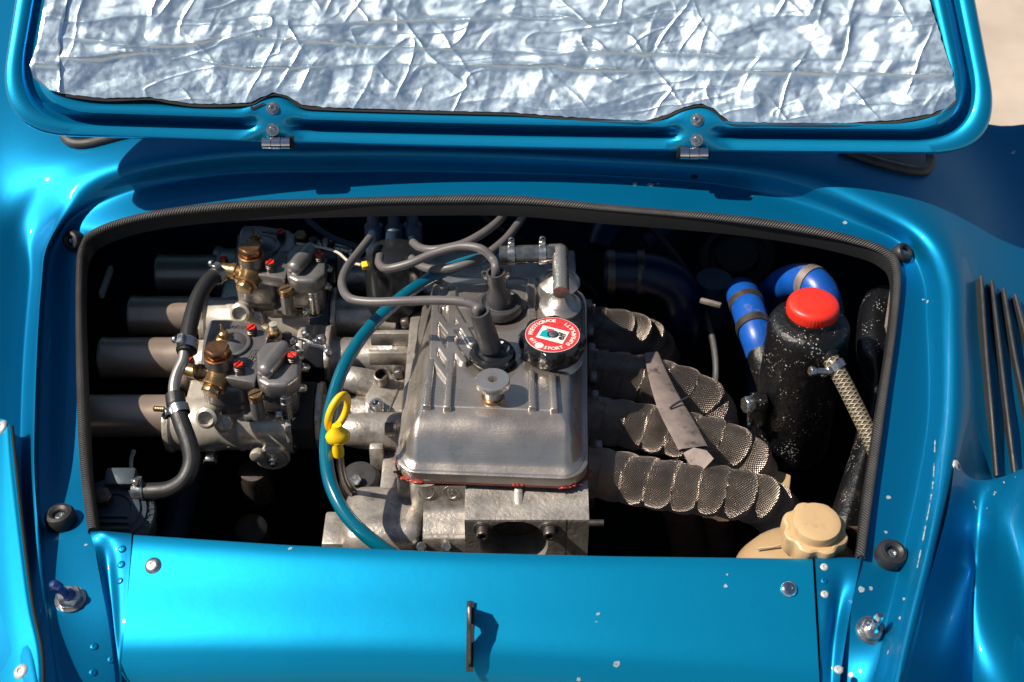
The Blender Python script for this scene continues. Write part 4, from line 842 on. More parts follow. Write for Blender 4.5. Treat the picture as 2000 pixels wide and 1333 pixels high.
# ================================================================== twin choke carburettors
def carburettor(lab):
    c = thing('carburettor', lab, 'carburettor', (-.34, .098, ZB), 'twin choke carburettors')
    XL, XR = -.418, -.265
    for y in BY[:2]:
        one('barrel', CARBL, lathe([(.0335, 0), (.0335, .004), (.0310, .007), (.0305, .030), (.0318, .034), (.0318, .060), (.0305, .064), (.0305, .085), (.0318, .087), (.0318, .091), (.0305, .093), (.0305, .135), (.034, .145), (.034, XR - XL)], 56), c, fr((XL, y, ZB - .013), (1, 0, 0)) @ Matrix.Diagonal((1.06, 1.06, 1, 1)))
        one('mouth_flange', CARBL, prism(ngon(16, .0355), 0, .006, .0015), c, fr((XL - .003, y, ZB - .012), (1, 0, 0)))
        one('outlet_flange', CARBL, prism(ngon(12, .039, R(15)), 0, .008, .002), c, fr((XR - .006, y, ZB), (1, 0, 0), (0, 0, 1)))
        for dz, dy in ((.028, -.024), (-.03, .018)):
            nb = Vector((XR - .0065, y + dy, ZB + dz)); M = fr(nb, (-1, 0, 0))
            n_o = one('flange_nut', STEEL, hexn(.0095, .010), c, M)
            one('stud', DSTEEL, lathe([(.0040, 0)] + [(.0040 + (.0004 if k % 2 else -.0003), .002 + k * .0011) for k in range(20)] + [(.003, .0245), (0, .0245)], 14), n_o, M)
            one('spring_washer', CHROME, lathe([(.0105, -.0015), (.0105, .0), (.004, .0)], 20), n_o, M)
    one('centre_web', CARBL, bx(-.40, XR - .005, BY[0], BY[1], ZB - .022, ZB + .012, .006, 3), c)
    one('side_wall', CARBL, bx(-.366, -.290, BY[0] - .020, BY[0] - .006, ZB + .004, ZB + .030, .006, 3), c)
    # float chamber body
    hb = [P(a, b, -.085) for a, b in ((392, 700), (392, 745), (405, 752), (470, 752), (486, 745), (500, 752), (560, 762), (580, 755), (584, 700), (520, 650), (400, 640))]
    one('chamber_body', CARB, prism([(v.x, v.y) for v in hb], -.135, -.083, .005, 3), c, angle=50)
    one('front_lobe', CARB, bx(*(lambda a, b: (a.x, b.x, a.y, a.y + .03, -.126, -.085))(P(396, 756, -.085), P(478, 756, -.085)), .010, 4), c)
    one('front_lobe', CARB, bx(*(lambda a, b: (a.x, b.x, a.y, a.y + .03, -.122, -.085))(P(500, 765, -.085), P(578, 765, -.085)), .009, 4), c)
    # top cover
    zc = -.068
    tc = [P(a, b, zc) for a, b in ((404, 638), (412, 624), (450, 624), (508, 634), (528, 650), (520, 672), (508, 690), (505, 722), (497, 748), (440, 738), (400, 722), (396, 690))]
    tcv = one('top_cover', CARB, prism([(v.x, v.y) for v in tc], -.084, zc, .0025, 2), c)
    oc_ = [P(a, b, zc + .003) for a, b in ((500, 690), (516, 668), (548, 664), (574, 676), (586, 700), (584, 734), (560, 752), (520, 752), (502, 742))]
    one('jet_cover', CARB, prism([(v.x, v.y) for v in oc_], -.088, zc + .003, .0045, 3), c, angle=50)
    oc2 = [P(500 + (a - 543) * 1.06 + 43, 708 + (b - 708) * 1.06 + 3, -.086) for a, b in ((500, 690), (516, 668), (548, 664), (574, 676), (586, 700), (584, 734), (560, 752), (520, 752), (502, 742))]
    one('cover_rim', CARB, prism([(v.x, v.y) for v in oc2], -.094, -.0855, .0018, 2), c)
    # capsule hump
    a, b = P(521, 722, zc + .010), P(551, 684, zc + .010)
    one('hump', CARB, tube([a + (a - b).normalized() * .010, a + (a - b).normalized() * .008, a + (a - b).normalized() * .004, a, a.lerp(b, .5), b, b + (b - a).normalized() * .004, b + (b - a).normalized() * .008, b + (b - a).normalized() * .010], lambda t: .0108 * max(.05, min(1, math.sin(math.pi * min(1, max(0, t * 1.0))) ** .28)), 24, 1, raw=True), c, angle=70)
    # round inspection cap with wing nut
    rp = P(448, 674, zc); o = one('inspection_cap', CARB, lathe([(.0255, 0), (.0255, .0035), (.0235, .0045), (.0215, .0042), (.019, .0060), (.012, .0095), (.006, .0105), (0, .0105)], 44), c, fr(rp))
    wn = P(437, 662, zc + .0095); Mw = fr(wn, (.1, 0, 1), (.5, -.9, 0))
    one('wing_nut', BRASS, (lambda m: (m.v, m.f, m.uv))(MB().add(lathe([(.0095, 0), (.0095, .0015), (.0065, .004), (.0055, .009), (.003, .011), (0, .011)], 24)).add(prism([(.002, .002), (.006, .003), (.0105, .0135), (.0095, .0165), (.0065, .0155), (.002, .0095)], -.0012, .0012, .0007), Matrix.Rotation(R(90), 4, 'X')).add(prism([(.002, .002), (.006, .003), (.0105, .0135), (.0095, .0165), (.0065, .0155), (.002, .0095)], -.0012, .0012, .0007), Matrix.Rotation(R(180), 4, 'Z') @ Matrix.Rotation(R(90), 4, 'X'))), o, Mw)
    # raised maker's name
    one('raised_lettering', CARB, (lambda m: (m.v, m.f, m.uv))(MB().add(textmesh('WEBER', .0105, .0010), Matrix.Rotation(R(78), 4, 'Z'))), tcv, fr(P(489, 700, zc + .0003), (0, 0, 1), (1, 0, 0)))
    one('raised_lettering', CARB, textmesh('WEBER', .0085, .0010), tcv, fr(P(470, 640, zc + .0003), (0, 0, 1), (1, -.1, 0)))
    one('raised_lettering', CARB, (lambda m: (m.v, m.f, m.uv))(MB().add(textmesh('MADE IN', .0048, .0005), Matrix.Rotation(R(78), 4, 'Z'))), tcv, fr(P(502, 697, zc + .0003)))
    for px, py, zz in ((491, 640, -.058), (466, 712, -.055), (571, 694, -.056), (368, 700, -.075), (560, 654, -.075)):
        s_ = P(px, py, zz); M = fr(s_)
        so = one('cover_screw', DSTEEL, lathe([(.0062, -.03), (.0062, -.008), (.0068, -.006), (.0060, -.0055), (.0066, -.0035), (.0058, -.003), (.0062, 0), (0, 0)], 20), c, M)
        if px != 560:
            one('paint_mark', REDMK, (lambda m: (m.v, m.f, m.uv))(MB().add(prism([(-.0055, -.0009), (-.0052, -.0028), (0, -.0062), (.0052, -.0028), (.0055, -.0009)], 0, .0016, .0005, 1)).add(prism([(-.0055, .0009), (.0055, .0009), (.0052, .0028), (0, .0062), (-.0052, .0028)], 0, .0016, .0005, 1))), so, M @ Matrix.Rotation(px, 4, 'Z'))
    # fuel union: hex plug, banjo body, side hex
    up = P(425, 690, -.046)
    one('banjo_neck', CARB, lathe([(.0165, -.05), (.0155, -.018), (.0170, -.014), (.0160, -.004), (0, -.004)], 36), c, fr(up))
    one('union_washer', COPPER, lathe([(.0, -.0045), (.0162, -.0045), (.0165, -.003), (.0155, -.002), (0, -.002)], 32), c, fr(up))
    one('hex_plug', COPPER, hexn(.0152, .0115, .0016), c, fr(up + Vector((0, 0, -.002)), (0, 0, 1), (.9, .3, 0)))
    ub = P(430, 728, -.072); ud = Vector((-.32, -.80, -.38)).normalized()
    one('union_body', BRASS, lathe([(.0125, -.012), (.0145, -.004), (.0145, .016), (.0158, .018), (.0158, .021), (.012, .022), (0, .022)], 36), c, fr(ub, ud))
    one('hex_plug', BRASS, hexn(.0122, .0085, .0012), c, fr(ub + ud * .021, ud, (.9, 0, .4)))
    s0 = ub + ud * .006; sdv = (P(362, 722, -.070) - s0).normalized()
    one('side_stub', BRASS, lathe([(.0085, 0), (.0085, .018), (.0105, .020), (.0105, .025), (.0090, .027), (.0080, .034), (.0062, .044), (0, .044)], 24), c, fr(s0, sdv))
    # slotted brass jets
    for px, py, z, r, hh, m2 in ((499, 772, -.078, .0082, .034, BRASS), (557, 776, -.088, .0070, .030, STEEL)):
        M = fr(P(px, py, z)); so = one('jet_holder', CARB if m2 is BRASS else STEEL, lathe([(r * 1.0, -hh), (r * .95, -.007), (r * .8, -.006), (r * .8, -.004), (0, -.004)], 24), c, M)
        one('slotted_head', m2, (lambda m: (m.v, m.f, m.uv))(MB().add(prism([(r * math.cos(t), r * math.sin(t)) for t in [R(8 + i * 164 / 12) for i in range(13)]], -.004, .003, .0006, 1)).add(prism([(r * math.cos(t), r * math.sin(t)) for t in [R(188 + i * 164 / 12) for i in range(13)]], -.004, .003, .0006, 1)).add(lathe([(0, -.004), (r * .97, -.004), (r * .97, .001), (0, .001)], 24))), so, M @ Matrix.Rotation(.6, 4, 'Z'))
    one('union_washer', COPPER, lathe([(0, -.0055), (.0085, -.0055), (.0085, -.004), (0, -.004)], 24), c, fr(P(499, 772, -.078)))
    one('hex_base', CARB, hexn(.011, .010), c, fr(P(492, 815, -.126)))
    # lower details facing the camera
    sc = PY(533, 898, BY[0] - .036); Ms = fr(sc, (0.1, -1, -.1))
    so = one('shaft_cap', CARBL, lathe([(.021, -.03), (.021, -.002), (.0185, 0), (.0180, -.002), (.016, -.002), (.015, .0), (.009, .001), (0, .001)], 40), c, Ms)
    one('nut', STEEL, hexn(.0075, .005), so, Ms @ Matrix.Translation((0, 0, .001))); one('shaft_end', STEEL, cyl(.0035, .009, 14), so, Ms @ Matrix.Translation((0, 0, .001)))
    one('lever_lug', CARBL, prism([(q[0], q[1]) for q in ngon(14, .0085)], 0, .010, .0015), c, fr(PY(503, 883, BY[0] - .036), (0, -1, 0)))
    pbolt(412, 884, PY(412, 884, .026).z, .0095, .014, (0, -1, -.5), STEEL, True, c)
    one('drain_boss', CARBL, lathe([(.014, 0), (.013, .012), (.0095, .014), (.0085, .006), (0, .006)], 24), c, fr(PY(408, 812, BY[0] - .031), (-.1, -1, .5)))
    mbw = MB()
    wl = [Vector((x, BY[0] - .0305 + .0006 * math.sin(x * 900), ZB - .022 + .0008 * math.sin(x * 500))) for x in [-.40 + .004 * i for i in range(30)]]
    one('casting_seam', CARBL, tube(wl, .0008, 6, raw=True), c)
    one('mount_lug', CARBL, lathe([(.012, 0), (.011, .01), (.0075, .012), (0, .012)], 24), c, fr(Vector((-.345, BY[0] - .024, ZB + .012)), (0, -.8, .5)))
    # linkage between the barrels
    ln = MB()
    for pts in ([P(565, 672, -.085), P(585, 662, -.085), P(612, 672, -.085), P(640, 688, -.088)], [P(568, 690, -.09), P(590, 684, -.088), P(606, 668, -.088)]): one('link_rod', STEEL, tube(pts, .0022, 8, 6), c)
    for px, py in ((568, 668), (592, 655), (614, 672), (636, 690)): one('link_nut', STEEL, hexn(.006, .007), c, fr(P(px, py, -.083), (.8, .2, .4)))
    one('return_spring', CHROME, helix(.0042, .0022, 10, .0007), c, fr(P(606, 672, -.080), (1, -.35, 0)))
    pbolt(534, 655, -.072, .0085, .010, (0, -.2, 1), BRASS, True, c)
    one('tab', CARBL, lathe([(.006, 0), (.0045, .006), (.0052, .012), (0, .013)], 16), c, fr(P(535, 648, -.066), (0, 0, 1)))
    for px, py in ((588, 700), (600, 720), (594, 760)): pbolt(px, py, -.10, .006, .012, (-.6, -.5, .6), STEEL, True, c)
    return c
cb = carburettor('nearer twin choke carburettor with bronze hex union and red marked screws')
cb2 = copy_tree(cb); cb2.location = Vector(cb2.location) + Vector((.012, .192, .004))
cb2['label'] = 'farther twin choke carburettor in the shade at the back left'
for o in [k for k in bpy.data.objects if k.parent == cb2 and k.name.startswith(('raised', 'link_rod', 'tab'))]:
    for ch in list(o.children): bpy.data.objects.remove(ch)
    bpy.data.objects.remove(o)
# air trumpets
TG = 'intake trumpets'
for i, (y, lab) in enumerate(zip(BY, ['nearest intake trumpet, the front one of the four', 'second intake trumpet from the front, half in shade', 'third intake trumpet from the front, in deep shade', 'farthest intake trumpet at the back of the row'])):
    dz = 0 if i < 2 else .004; xr = -.419 + (0 if i < 2 else .012)
    t = one('intake_trumpet', PIPE, lathe([(.0262, 0), (.0268, .0015), (.0266, .004), (.0258, .007), (.0258, (.108, .108, .098, .080)[i]), (.0, (.108, .108, .098, .080)[i])], 56), None, fr((xr - (.104, .104, .094, .076)[i], y, ZB + dz), (1, 0, 0)))
    tag(t, lab, 'intake trumpet', TG)

# fuel hose
fh = thing('fuel_hose', 'black rubber fuel hose with metal elbow and clamps, dropping to the regulator', 'hose', P(365, 680, -.06))
one('upper_hose', FABRIC, tube([P(424, 538, -.040), P(408, 548, -.038), P(388, 580, -.036), P(374, 622, -.036), P(366, 664, -.038), P(362, 690, -.042)], .0098, 24, 10), fh)
ta = P(360, 688, -.042)
one('elbow_tube', SATIN, tube([ta, P(357, 706, -.046), P(346, 730, -.052), P(340, 755, -.058), P(341, 785, -.064)], .0066, 20, 10), fh)
one('lower_hose', RUB, tube([P(342, 772, -.060), P(346, 800, -.066), P(356, 830, -.074), P(370, 870, -.086), P(374, 905, -.098), P(360, 938, -.110), P(332, 956, -.120), P(300, 960, -.126), P(270, 960, -.128)], lambda t: .0112 if t < .1 else .0098, 24, 10), fh)
clamp(P(366, 676, -.040), P(362, 690, -.042) - P(366, 664, -.038), .0112, fh, (-.4, -.2, 1), .014)
clamp(P(350, 802, -.067), P(356, 830, -.074) - P(342, 780, -.061), .0106, fh, (-1, -.3, .2), .010)
clamp(P(270, 960, -.128), Vector((1, .1, 0)), .0112, fh, (0, .3, 1), .012)
clamp(P(424, 538, -.040), P(408, 548, -.038) - P(424, 536, -.040), .0104, fh, (.2, .5, 1), .012)
one('clamp_screw', BRASS, lathe([(.0032, 0)] + [(.0032 + (.0004 if k % 2 else 0), .001 * k + .001) for k in range(12)] + [(0, .0135)], 12), fh, fr(P(322, 800, -.062), (-1, -.1, .2)))
# fuel regulator
fp = thing('fuel_regulator', 'round dark blue grey fuel regulator in the lower left corner of the bay', 'fuel regulator', P(225, 1010, -.18))
FR = mat('regulator_casting', (.06, .085, .105), .3, .45, var=.3, vscale=40, bump=.3)
fc = P(222, 1000, -.135)
one('regulator_body', FR, lathe([(.036, -.05), (.042, -.045), (.044, -.012), (.046, -.010), (.046, -.004), (.044, -.001), (.037, .0), (.036, .003), (.030, .0035), (.029, .006), (.020, .0065), (.019, .003), (0, .003)], 56), fp, fr(fc, (.1, -.25, 1)))
one('outlet_block', FR, box(.034, .022, .022, .003, 2), fp, fr(P(238, 938, -.12), (0, -.3, 1)))
nz_ = one('inlet_nut', DSTEEL, hexn(.011, .010), fp, fr(P(203, 975, -.125), (0, -.25, 1))); one('inlet_bore', BRASS, lathe([(.006, .0102), (.0055, .0104), (.005, .006), (0, .006)], 16), nz_, fr(P(203, 975, -.125), (0, -.25, 1)))
arc_text('FILTRE KING', .0405, 20, -90, .0075, False, FR, fr(fc, (.1, -.25, 1), (1, 0, 0)), fp, .001)
for k in range(3): one('cooling_rib', FR, box(.05, .003, .006, .001, 1), fp, fr(P(205 + k * 3, 1010 + k * 12, -.125), (0, -.3, 1)))

# ================================================================== exhaust side
EG = 'wrapped exhaust primaries'
def wrap(pts, r, seed, lab, dark=1, name='exhaust_pipe'):
    def rf(a, L):
        q = L / .027 + a / (2 * math.pi) + .05 * math.sin(a * 2 + seed); f = q - math.floor(q)
        return .0019 * (4 * f * (1 - f)) ** .6 + .0014 * f - .0005 * math.sin(f * 6.28) + .0006 * noise.noise(Vector((L * 60, a * 2, seed)))
    o = one(name, WRAP, tube(pts, r, 56, 26, rf=rf), angle=60)
    tag(o, lab, 'exhaust pipe', EG)
    rnd = random.Random(seed); pth = cr(pts, 26); mb = MB()         # frayed threads
    for k in range(260):
        i = rnd.randrange(2, len(pth) - 2); p_ = pth[i]; t = (pth[i + 1] - pth[i - 1]).normalized(); a = rnd.uniform(-2.0, 2.6)
        nn = Vector((0, math.sin(a), math.cos(a))); nn = (nn - t * nn.dot(t)).normalized(); s_ = p_ + nn * (r + .0018)
        L = rnd.uniform(.002, .0065); d = (nn + Vector((rnd.uniform(-1, 1), rnd.uniform(-1, 1), rnd.uniform(-1.2, .4)))).normalized()
        sd_ = d.cross(nn).normalized() * .00022; e = s_ + d * L
        mb.add(([s_ - sd_, s_ + sd_, e + Vector((0, 0, -.0006))], [(0, 1, 2)]))
    f = mb.build('loose_threads', WRAP, o, kind='stuff'); return o
wrap([P(1140, 920, -.135), P(1200, 930, -.133), P(1270, 944, -.131), P(1340, 954, -.131), P(1400, 960, -.133), P(1450, 968, -.140), P(1490, 980, -.158), P(1515, 1000, -.19)], .0268, 1, 'nearest wrapped exhaust pipe, thick and fully in the sun')
wrap([P(1140, 820, -.138), P(1200, 826, -.138), P(1260, 836, -.137), P(1330, 850, -.136), P(1390, 864, -.138), P(1435, 880, -.148), P(1465, 905, -.17), P(1475, 940, -.21)], .0262, 2, 'second wrapped exhaust pipe from the front, passing under the strap')
wrap([P(1140, 728, -.150), P(1200, 733, -.150), P(1260, 742, -.15), P(1310, 756, -.15), P(1350, 770, -.156), P(1385, 795, -.172), P(1395, 830, -.21)], .0275, 3, 'third wrapped exhaust pipe ending in a frayed edge')
wrap([P(1140, 640, -.150), P(1200, 645, -.150), P(1245, 655, -.17), P(1275, 675, -.20), P(1290, 710, -.24)], .0255, 4, 'fourth wrapped exhaust pipe in deep shade')
for i, (px, py) in enumerate(((1172, 925), (1172, 824), (1172, 730), (1172, 642))):
    c_ = P(px, py, -.150)
    fl = one('exhaust_flange', RUST, prism([(.024, -.034), (.034, -.02), (.034, .02), (.024, .034), (-.024, .034), (-.034, .02), (-.034, -.02), (-.024, -.034)], 0, .006, .0015), None, fr((.089, c_.y, -.15), (1, 0, 0)))
    tag(fl, ['exhaust flange at the head beside the nearest wrapped pipe', 'exhaust flange at the head beside the second wrapped pipe', 'exhaust flange at the head beside the third wrapped pipe', 'exhaust flange at the head beside the fourth wrapped pipe'][i], 'flange', 'exhaust flanges')
    one('flange_nut', STRAP, hexn(.009, .009), fl, fr((.0955, c_.y + .02, -.128), (1, 0, 0))); one('clip', STRAP, bx(.102, .107, c_.y - .006, c_.y - .001, -.135, -.108, .001), fl)
    one('flange_nut', STRAP, hexn(.009, .009), fl, fr((.0955, c_.y - .024, -.135), (1, 0, 0)))
# bare metal strap
st = thing('steel_strap', 'flat bare metal strap laid diagonally over the wrapped exhaust pipes', 'strap', P(1320, 800, -.118))
spth = [P(1272, 690, -.122), P(1286, 735, -.108), P(1306, 785, -.104), P(1334, 838, -.098), P(1354, 876, -.096)]
rows_ = []
for i, p_ in enumerate(cr(spth, 10)):
    t = i / 40; w = .0095 + .0085 * min(1, t * 1.6); u_ = Vector((1, .30, -.12)).normalized()
    rows_.append([p_ - u_ * w, p_ - u_ * w * .8 + Vector((0, 0, .0015)), p_ + u_ * w * .8 + Vector((0, 0, .0015)), p_ + u_ * w, p_ + u_ * w * .96 + Vector((0, 0, -.0022)), p_ - u_ * w * .96 + Vector((0, 0, -.0022))])
one('strap_band', STRAP, grid(rows_, True), st)
a = [P(1326, 868, -.0955), P(1380, 880, -.0945), P(1394, 896, -.097), P(1366, 926, -.108), P(1356, 926, -.108)]
one('strap_tip', STRAP, (lambda m: (m.v, m.f, m.uv))(MB().add(([v for v in a] + [v + Vector((0, 0, -.002)) for v in a], [(0, 1, 2, 3, 4), (9, 8, 7, 6, 5)] + [(i, (i + 1) % 5, (i + 1) % 5 + 5, i + 5) for i in range(5)]))), st)
tag(one('tie_wire', DSTEEL, tube([P(1308, 798, -.0985), P(1318, 790, -.0975), P(1344, 776, -.098)], .0014, 8, 6)), 'thin tie wire crossing the middle of the bare strap', 'wire')

# black header tank
tk = thing('header_tank', 'tall black speckled coolant tank with a bright red cap', 'coolant tank', P(1583, 625, -.2))
tc_ = P(1582, 625, .0); rT = .0472
one('tank_body', TANK, lathe([(0, -.205), (rT * .8, -.203), (rT * .97, -.196), (rT, -.185), (rT, -.045), (rT * 1.01, -.036), (rT, -.014), (rT * .975, -.007), (rT * .92, -.002), (rT * .82, .001), (rT * .62, .003), (rT * .60, .008), (0, .008)], 72), tk, Matrix.Translation(tc_))
one('red_cap', REDCAP, lathe([(.0290, .004), (.0296, .006), (.0298, .0155), (.0290, .0185), (.0262, .0212), (.018, .0225), (0, .0228)], 144, lambda a, i: 1 + (.012 * math.cos(a * 48) if i in (1, 2) else 0)), tk, Matrix.Translation(tc_ + Vector((.002, .004, .002))))
one('seam_ring', TANK, lathe([(rT, -.004), (rT + .001, 0), (rT, .004)], 60), tk, Matrix.Translation(tc_ + Vector((0, 0, -.045))))
sb = P(1617, 692, -.020); sdr = (P(1650, 740, -.038) - sb).normalized()
one('outlet_stub', TANK, lathe([(.0125, -.02), (.0125, .004), (.009, .006), (.009, .02)], 24), tk, fr(sb, sdr))
one('side_bolt', STEEL, hexn(.0105, .012), tk, fr(P(1471, 790, -.10), (-1, -.3, .2)))
one('bolt_boss', TANK, box(.02, .02, .04, .003, 2), tk, Matrix.Translation(P(1480, 800, -.112)))
bh = thing('braided_hose', 'clear braided hose leaving the black tank and passing under the right seal', 'hose', P(1660, 760, -.05))
bp_ = [sb + sdr * .004, P(1630, 716, -.026), P(1648, 748, -.036), P(1674, 800, -.052), P(1700, 855, -.068), P(1722, 910, -.085), P(1740, 950, -.11)]
one('hose_wall', BRAID, tube(bp_, .0098, 28, 12), bh)
clamp(P(1632, 716, -.026), sdr, .0105, bh, (-1, -.5, .3), .009)
one('clamp_screw', STEEL, (lambda m: (m.v, m.f, m.uv))(MB().add(cyl(.0038, .022, 14)).add(hexn(.0058, .006), Matrix.Translation((0, 0, .018)))), bh, fr(P(1618, 726, -.026), (-1, -.25, .25)))

# silicone hoses
sh = thing('silicone_hose', 'grubby blue silicone hose elbow left of the black tank', 'hose', P(1470, 640, -.12), 'blue silicone hoses')
one('hose_wall', BLUEH, tube([P(1448, 572, -.12), P(1455, 585, -.090), P(1465, 615, -.078), P(1478, 655, -.082), P(1490, 690, -.095)], lambda t: .0208 + (.0008 if .1 < t < .22 else 0), 36, 10), sh)
one('metal_pipe', TANK, tube([P(1484, 670, -.088), P(1496, 712, -.10), P(1512, 760, -.12), P(1530, 800, -.15)], .0195, 32, 8), sh)
for px, py, z, w in ((1459, 596, -.082, .012), (1473, 642, -.080, .012)):
    one('clamp_band', DSTEEL, lathe([(.0212, -w / 2), (.0224, -w / 2), (.0224, w / 2), (.0212, w / 2)], 36), sh, fr(P(px, py, z), P(1478, 655, -.082) - P(1458, 590, -.079)))
sh = thing('silicone_hose', 'bright blue silicone hose bend behind the red cap', 'hose', P(1570, 560, -.1), 'blue silicone hoses')
hp = [P(1512, 575, -.15), P(1530, 558, -.10), P(1556, 549, -.068), P(1584, 553, -.055), P(1606, 578, -.060), P(1614, 620, -.085)]
one('hose_wall', BLUEH, tube(hp, .0222, 36, 10), sh)
one('clamp_band', STRAP, lathe([(.0224, -.006), (.0236, -.006), (.0236, .006), (.0224, .006)], 40), sh, fr(P(1584, 553, -.055), P(1606, 578, -.060) - P(1556, 549, -.068)))
# hoses at the back, shade put into their blue
sh = thing('silicone_hose', 'large blue hose bend at the back, colour darkened for shade', 'hose', P(1270, 560, -.15), 'blue silicone hoses')
one('hose_wall', BLUESHADE, tube([P(1180, 530, -.11), P(1230, 532, -.11), P(1280, 538, -.11), P(1322, 560, -.125), P(1338, 605, -.16), P(1332, 650, -.22)], .027, 32, 8), sh)
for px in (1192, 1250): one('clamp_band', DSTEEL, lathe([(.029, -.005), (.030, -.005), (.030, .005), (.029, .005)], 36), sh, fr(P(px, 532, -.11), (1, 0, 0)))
sh = thing('silicone_hose', 'blue hose, colour darkened for shade, rising under the top edge of the opening', 'hose', P(1190, 450, -.15), 'blue silicone hoses')
one('hose_wall', BLUESHADE, tube([P(1250, 412, -.08), P(1215, 425, -.08), P(1185, 450, -.085), P(1172, 485, -.10)], .019, 28, 8), sh)
wp = thing('water_pump', 'dark ribbed housing in the shade behind the blue hoses', 'housing', P(1440, 520, -.2))
one('housing_body', BLACKV, lathe([(.05, -.08), (.055, -.02), (.05, 0), (.04, .004), (.038, -.004), (.03, -.004), (.028, .004), (0, .004)], 40), wp, fr(P(1440, 500, -.13), (-.2, -.4, 1)))
one('terminal', STRAP, box(.028, .006, .006, .001), wp, fr(P(1388, 592, -.11), (0, 0, 1), (1, -.45, 0)))
one('pipe_stub', DEADB, lathe([(.024, -.07), (.024, 0), (.0, .001)], 28), wp, fr(P(1395, 545, -.13)))

# inner wheel arch panel, right
wa = thing('wheel_arch_duct', 'speckled black duct panel inside the right edge of the bay', 'duct', P(1700, 750, -.2))
rows_ = []
for i, (xl, xr, y, z) in enumerate([(1716, 1738, 558, -.075), (1694, 1748, 572, -.058), (1680, 1752, 610, -.055), (1676, 1752, 680, -.062), (1690, 1745, 740, -.078), (1684, 1735, 800, -.09), (1668, 1725, 870, -.105), (1645, 1712, 940, -.12), (1622, 1700, 1010, -.135), (1605, 1690, 1060, -.15)]):
    rows_.append([P(xl - 4, y + 6, z - .05), P(xl, y, z - .012), P(xl + (xr - xl) * .35, y, z + .004), P(xl + (xr - xl) * .75, y, z + .002), P(xr + 30, y, z - .004)])
c_ = [cr([r[i] for r in rows_], 6) for i in range(5)]; one('duct_skin', TANK, grid([cr([q[i] for q in c_], 5) for i in range(len(c_[0]))]), wa, angle=60)
one('tape_strip', STRAP, grid([[P(1738, 566, -.054), P(1752, 568, -.054)], [P(1730, 620, -.051), P(1750, 622, -.051)], [P(1726, 650, -.056), P(1736, 655, -.056)]]), wa)

# expansion tank
et = thing('expansion_tank', 'beige plastic expansion bottle with scalloped screw cap in the lower right corner', 'expansion tank', P(1560, 1080, -.2))
ec = P(1558, 1100, -.10)
one('bottle', BEIGE2, lathe([(.066, -.12), (.068, -.06), (.067, -.03), (.062, -.010), (.052, .006), (.038, .017), (.022, .022), (0, .023)], 64), et, fr(ec, (-.08, 0, 1)) @ Matrix.Diagonal((1.06, .9, 1, 1)))
one('moulding_seam', BEIGE2, tube([P(1478, 1072, -.082), P(1520, 1066, -.075), P(1552, 1048, -.068)], .0012, 8, 8), et)
kc = P(1593, 1030, -.048)
one('neck', BEIGE, lathe([(.028, -.04), (.026, -.015)], 32), et, Matrix.Translation(kc))
one('screw_cap', BEIGE, lathe([(.030, -.026), (.0335, -.024), (.0345, -.020), (.0345, -.005), (.0335, -.0015), (.031, 0), (.0262, -.0004), (.0250, -.0004), (.0246, .0075), (.0238, .0095), (.021, .0105), (.015, .0108), (0, .0108)], 144, lambda a, i: 1 - (.11 * (.5 + .5 * math.cos(a * 8 + .6)) ** 1.5 if 0 < i < 6 else 0)), et, fr(kc, (.02, -.1, 1)))
one('inner_panel', RUST, bx(*(lambda a: (a.x - .03, a.x + .03, a.y - .002, a.y + .002, a.z - .05, a.z))(P(1650, 1030, -.085)), .001), car)
# dim things low in the bay
lw = thing('starter_motor', 'dim metal starter motor low in the bay under the front carburettor', 'starter motor', P(495, 1000, -.33))
one('motor_body', BLACKV, lathe([(.03, -.10), (.032, 0), (.028, .012), (.015, .018), (0, .018)], 36), lw, fr(P(492, 1040, -.30), (.1, -.3, 1)) @ Matrix.Diagonal((.7, .7, 1, 1)))
one('solenoid', DSTEEL, lathe([(.019, -.05), (.02, 0), (.017, .008), (0, .009)], 28), lw, fr(P(496, 925, -.24), (0, -.2, 1)))
one('clamp_ring', BLACKV, lathe([(.0235, -.004), (.0235, .004)], 30), lw, fr(P(492, 1046, -.31), (.1, -.3, 1)))
lw = thing('down_pipe', 'dim rusty exhaust down pipe low in the bay under the wrapped pipes', 'pipe', P(1380, 1060, -.4))
one('pipe_wall', RUST, tube([P(1330, 990, -.24), P(1345, 1050, -.30), P(1350, 1120, -.38)], .024, 28, 8), lw)
one('pipe_wall', RUST, tube([P(1400, 1000, -.24), P(1405, 1050, -.30), P(1410, 1120, -.38)], .019, 28, 8), lw)
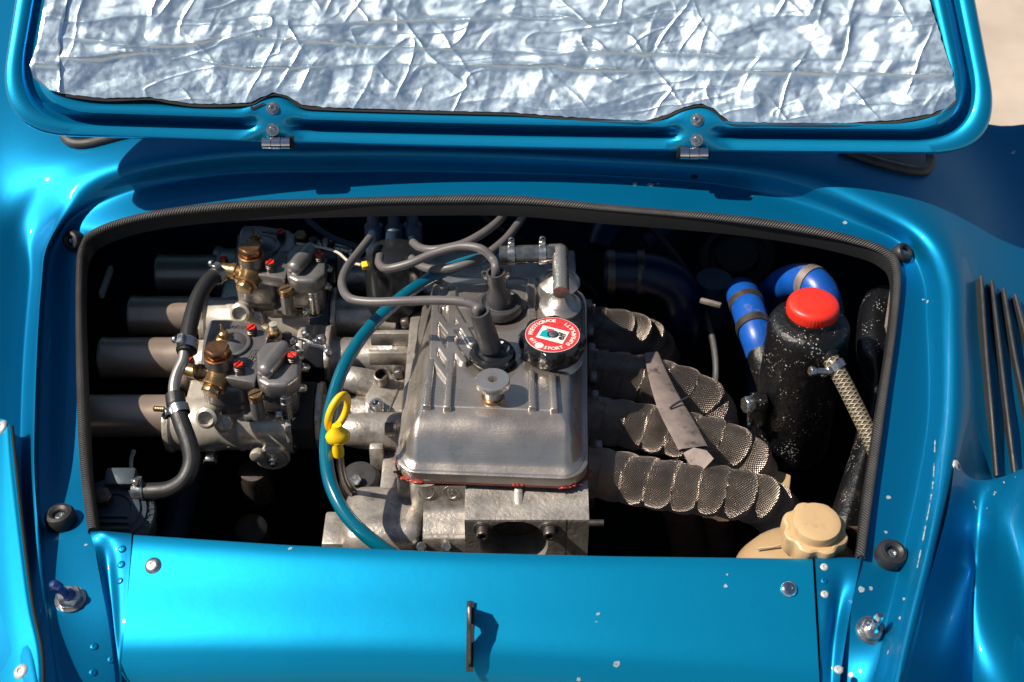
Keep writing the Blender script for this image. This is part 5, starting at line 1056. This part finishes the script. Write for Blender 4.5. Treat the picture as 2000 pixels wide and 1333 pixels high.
lw = tag(one('low_bracket', BEIGE, prism([(-.012, -.012), (.012, -.014), (.016, .008), (.002, .014), (-.014, .006)], 0, .008, .002), None, fr(P(1518, 945, -.19), (0, -.5, 1))), 'small pale bracket showing between tank and wrapped pipe', 'bracket')
tag(one('side_tab', WIRE, bx(*(lambda a: (a.x - .003, a.x + .003, a.y - .03, a.y + .03, a.z - .01, a.z))(P(206, 545, -.13)), .001)), 'narrow pale metal tab on the left bay wall', 'tab')
tag(one('loose_wire', WIRE, tube([P(262, 880, -.16), P(256, 900, -.17), P(258, 930, -.18), P(266, 950, -.19)], .0025, 8, 8)), 'thin pale wire hanging in the dark left of the bay', 'wire')

fr_ = thing('chassis_frame', 'dim black tubes and rails of the chassis deep in the bay', 'chassis', (0, .2, -.5))
for pts, r in (([(-.5, .5, -.30), (0, .52, -.30), (.55, .5, -.30)], .02), ([(.33, -.3, -.36), (.34, .1, -.34), (.36, .5, -.30)], .018), ([(-.45, -.3, -.36), (-.44, .1, -.36), (-.42, .5, -.30)], .018), ([(-.6, -.28, -.30), (0, -.29, -.33), (.6, -.28, -.30)], .016), ([(.18, .35, -.12), (.3, .42, -.10), (.5, .4, -.14)], .012)):
    one('frame_tube', DEADB, tube([Vector(p) for p in pts], r, 16, 8), fr_)
one('bulkhead', DEADB, bx(-.6, .6, .46, .465, -.45, -.02, .001), fr_)
for k in range(5): one('clip', DSTEEL, bx(.16 + k * .08, .175 + k * .08, .452, .458, -.12 - .01 * k, -.10 - .01 * k, .001), fr_)
wl_ = [([(-.10, .42, -.06), (-.02, .36, -.10), (.05, .38, -.16), (.12, .34, -.2)], .004), ([(.16, .40, -.08), (.24, .30, -.14), (.27, .2, -.2), (.25, .1, -.26)], .005), ([(-.3, -.2, -.2), (-.2, -.12, -.26), (-.18, .0, -.3)], .006)]
for (pts, r), lb in zip(wl_, ('dim cable sagging behind the cover', 'dim cable dropping between the exhaust pipes and tank', 'dim cable low beneath the front carburettor')):
    tag(one('cable', RUBG, tube([Vector(p) for p in pts], r, 10, 10)), lb, 'cable')
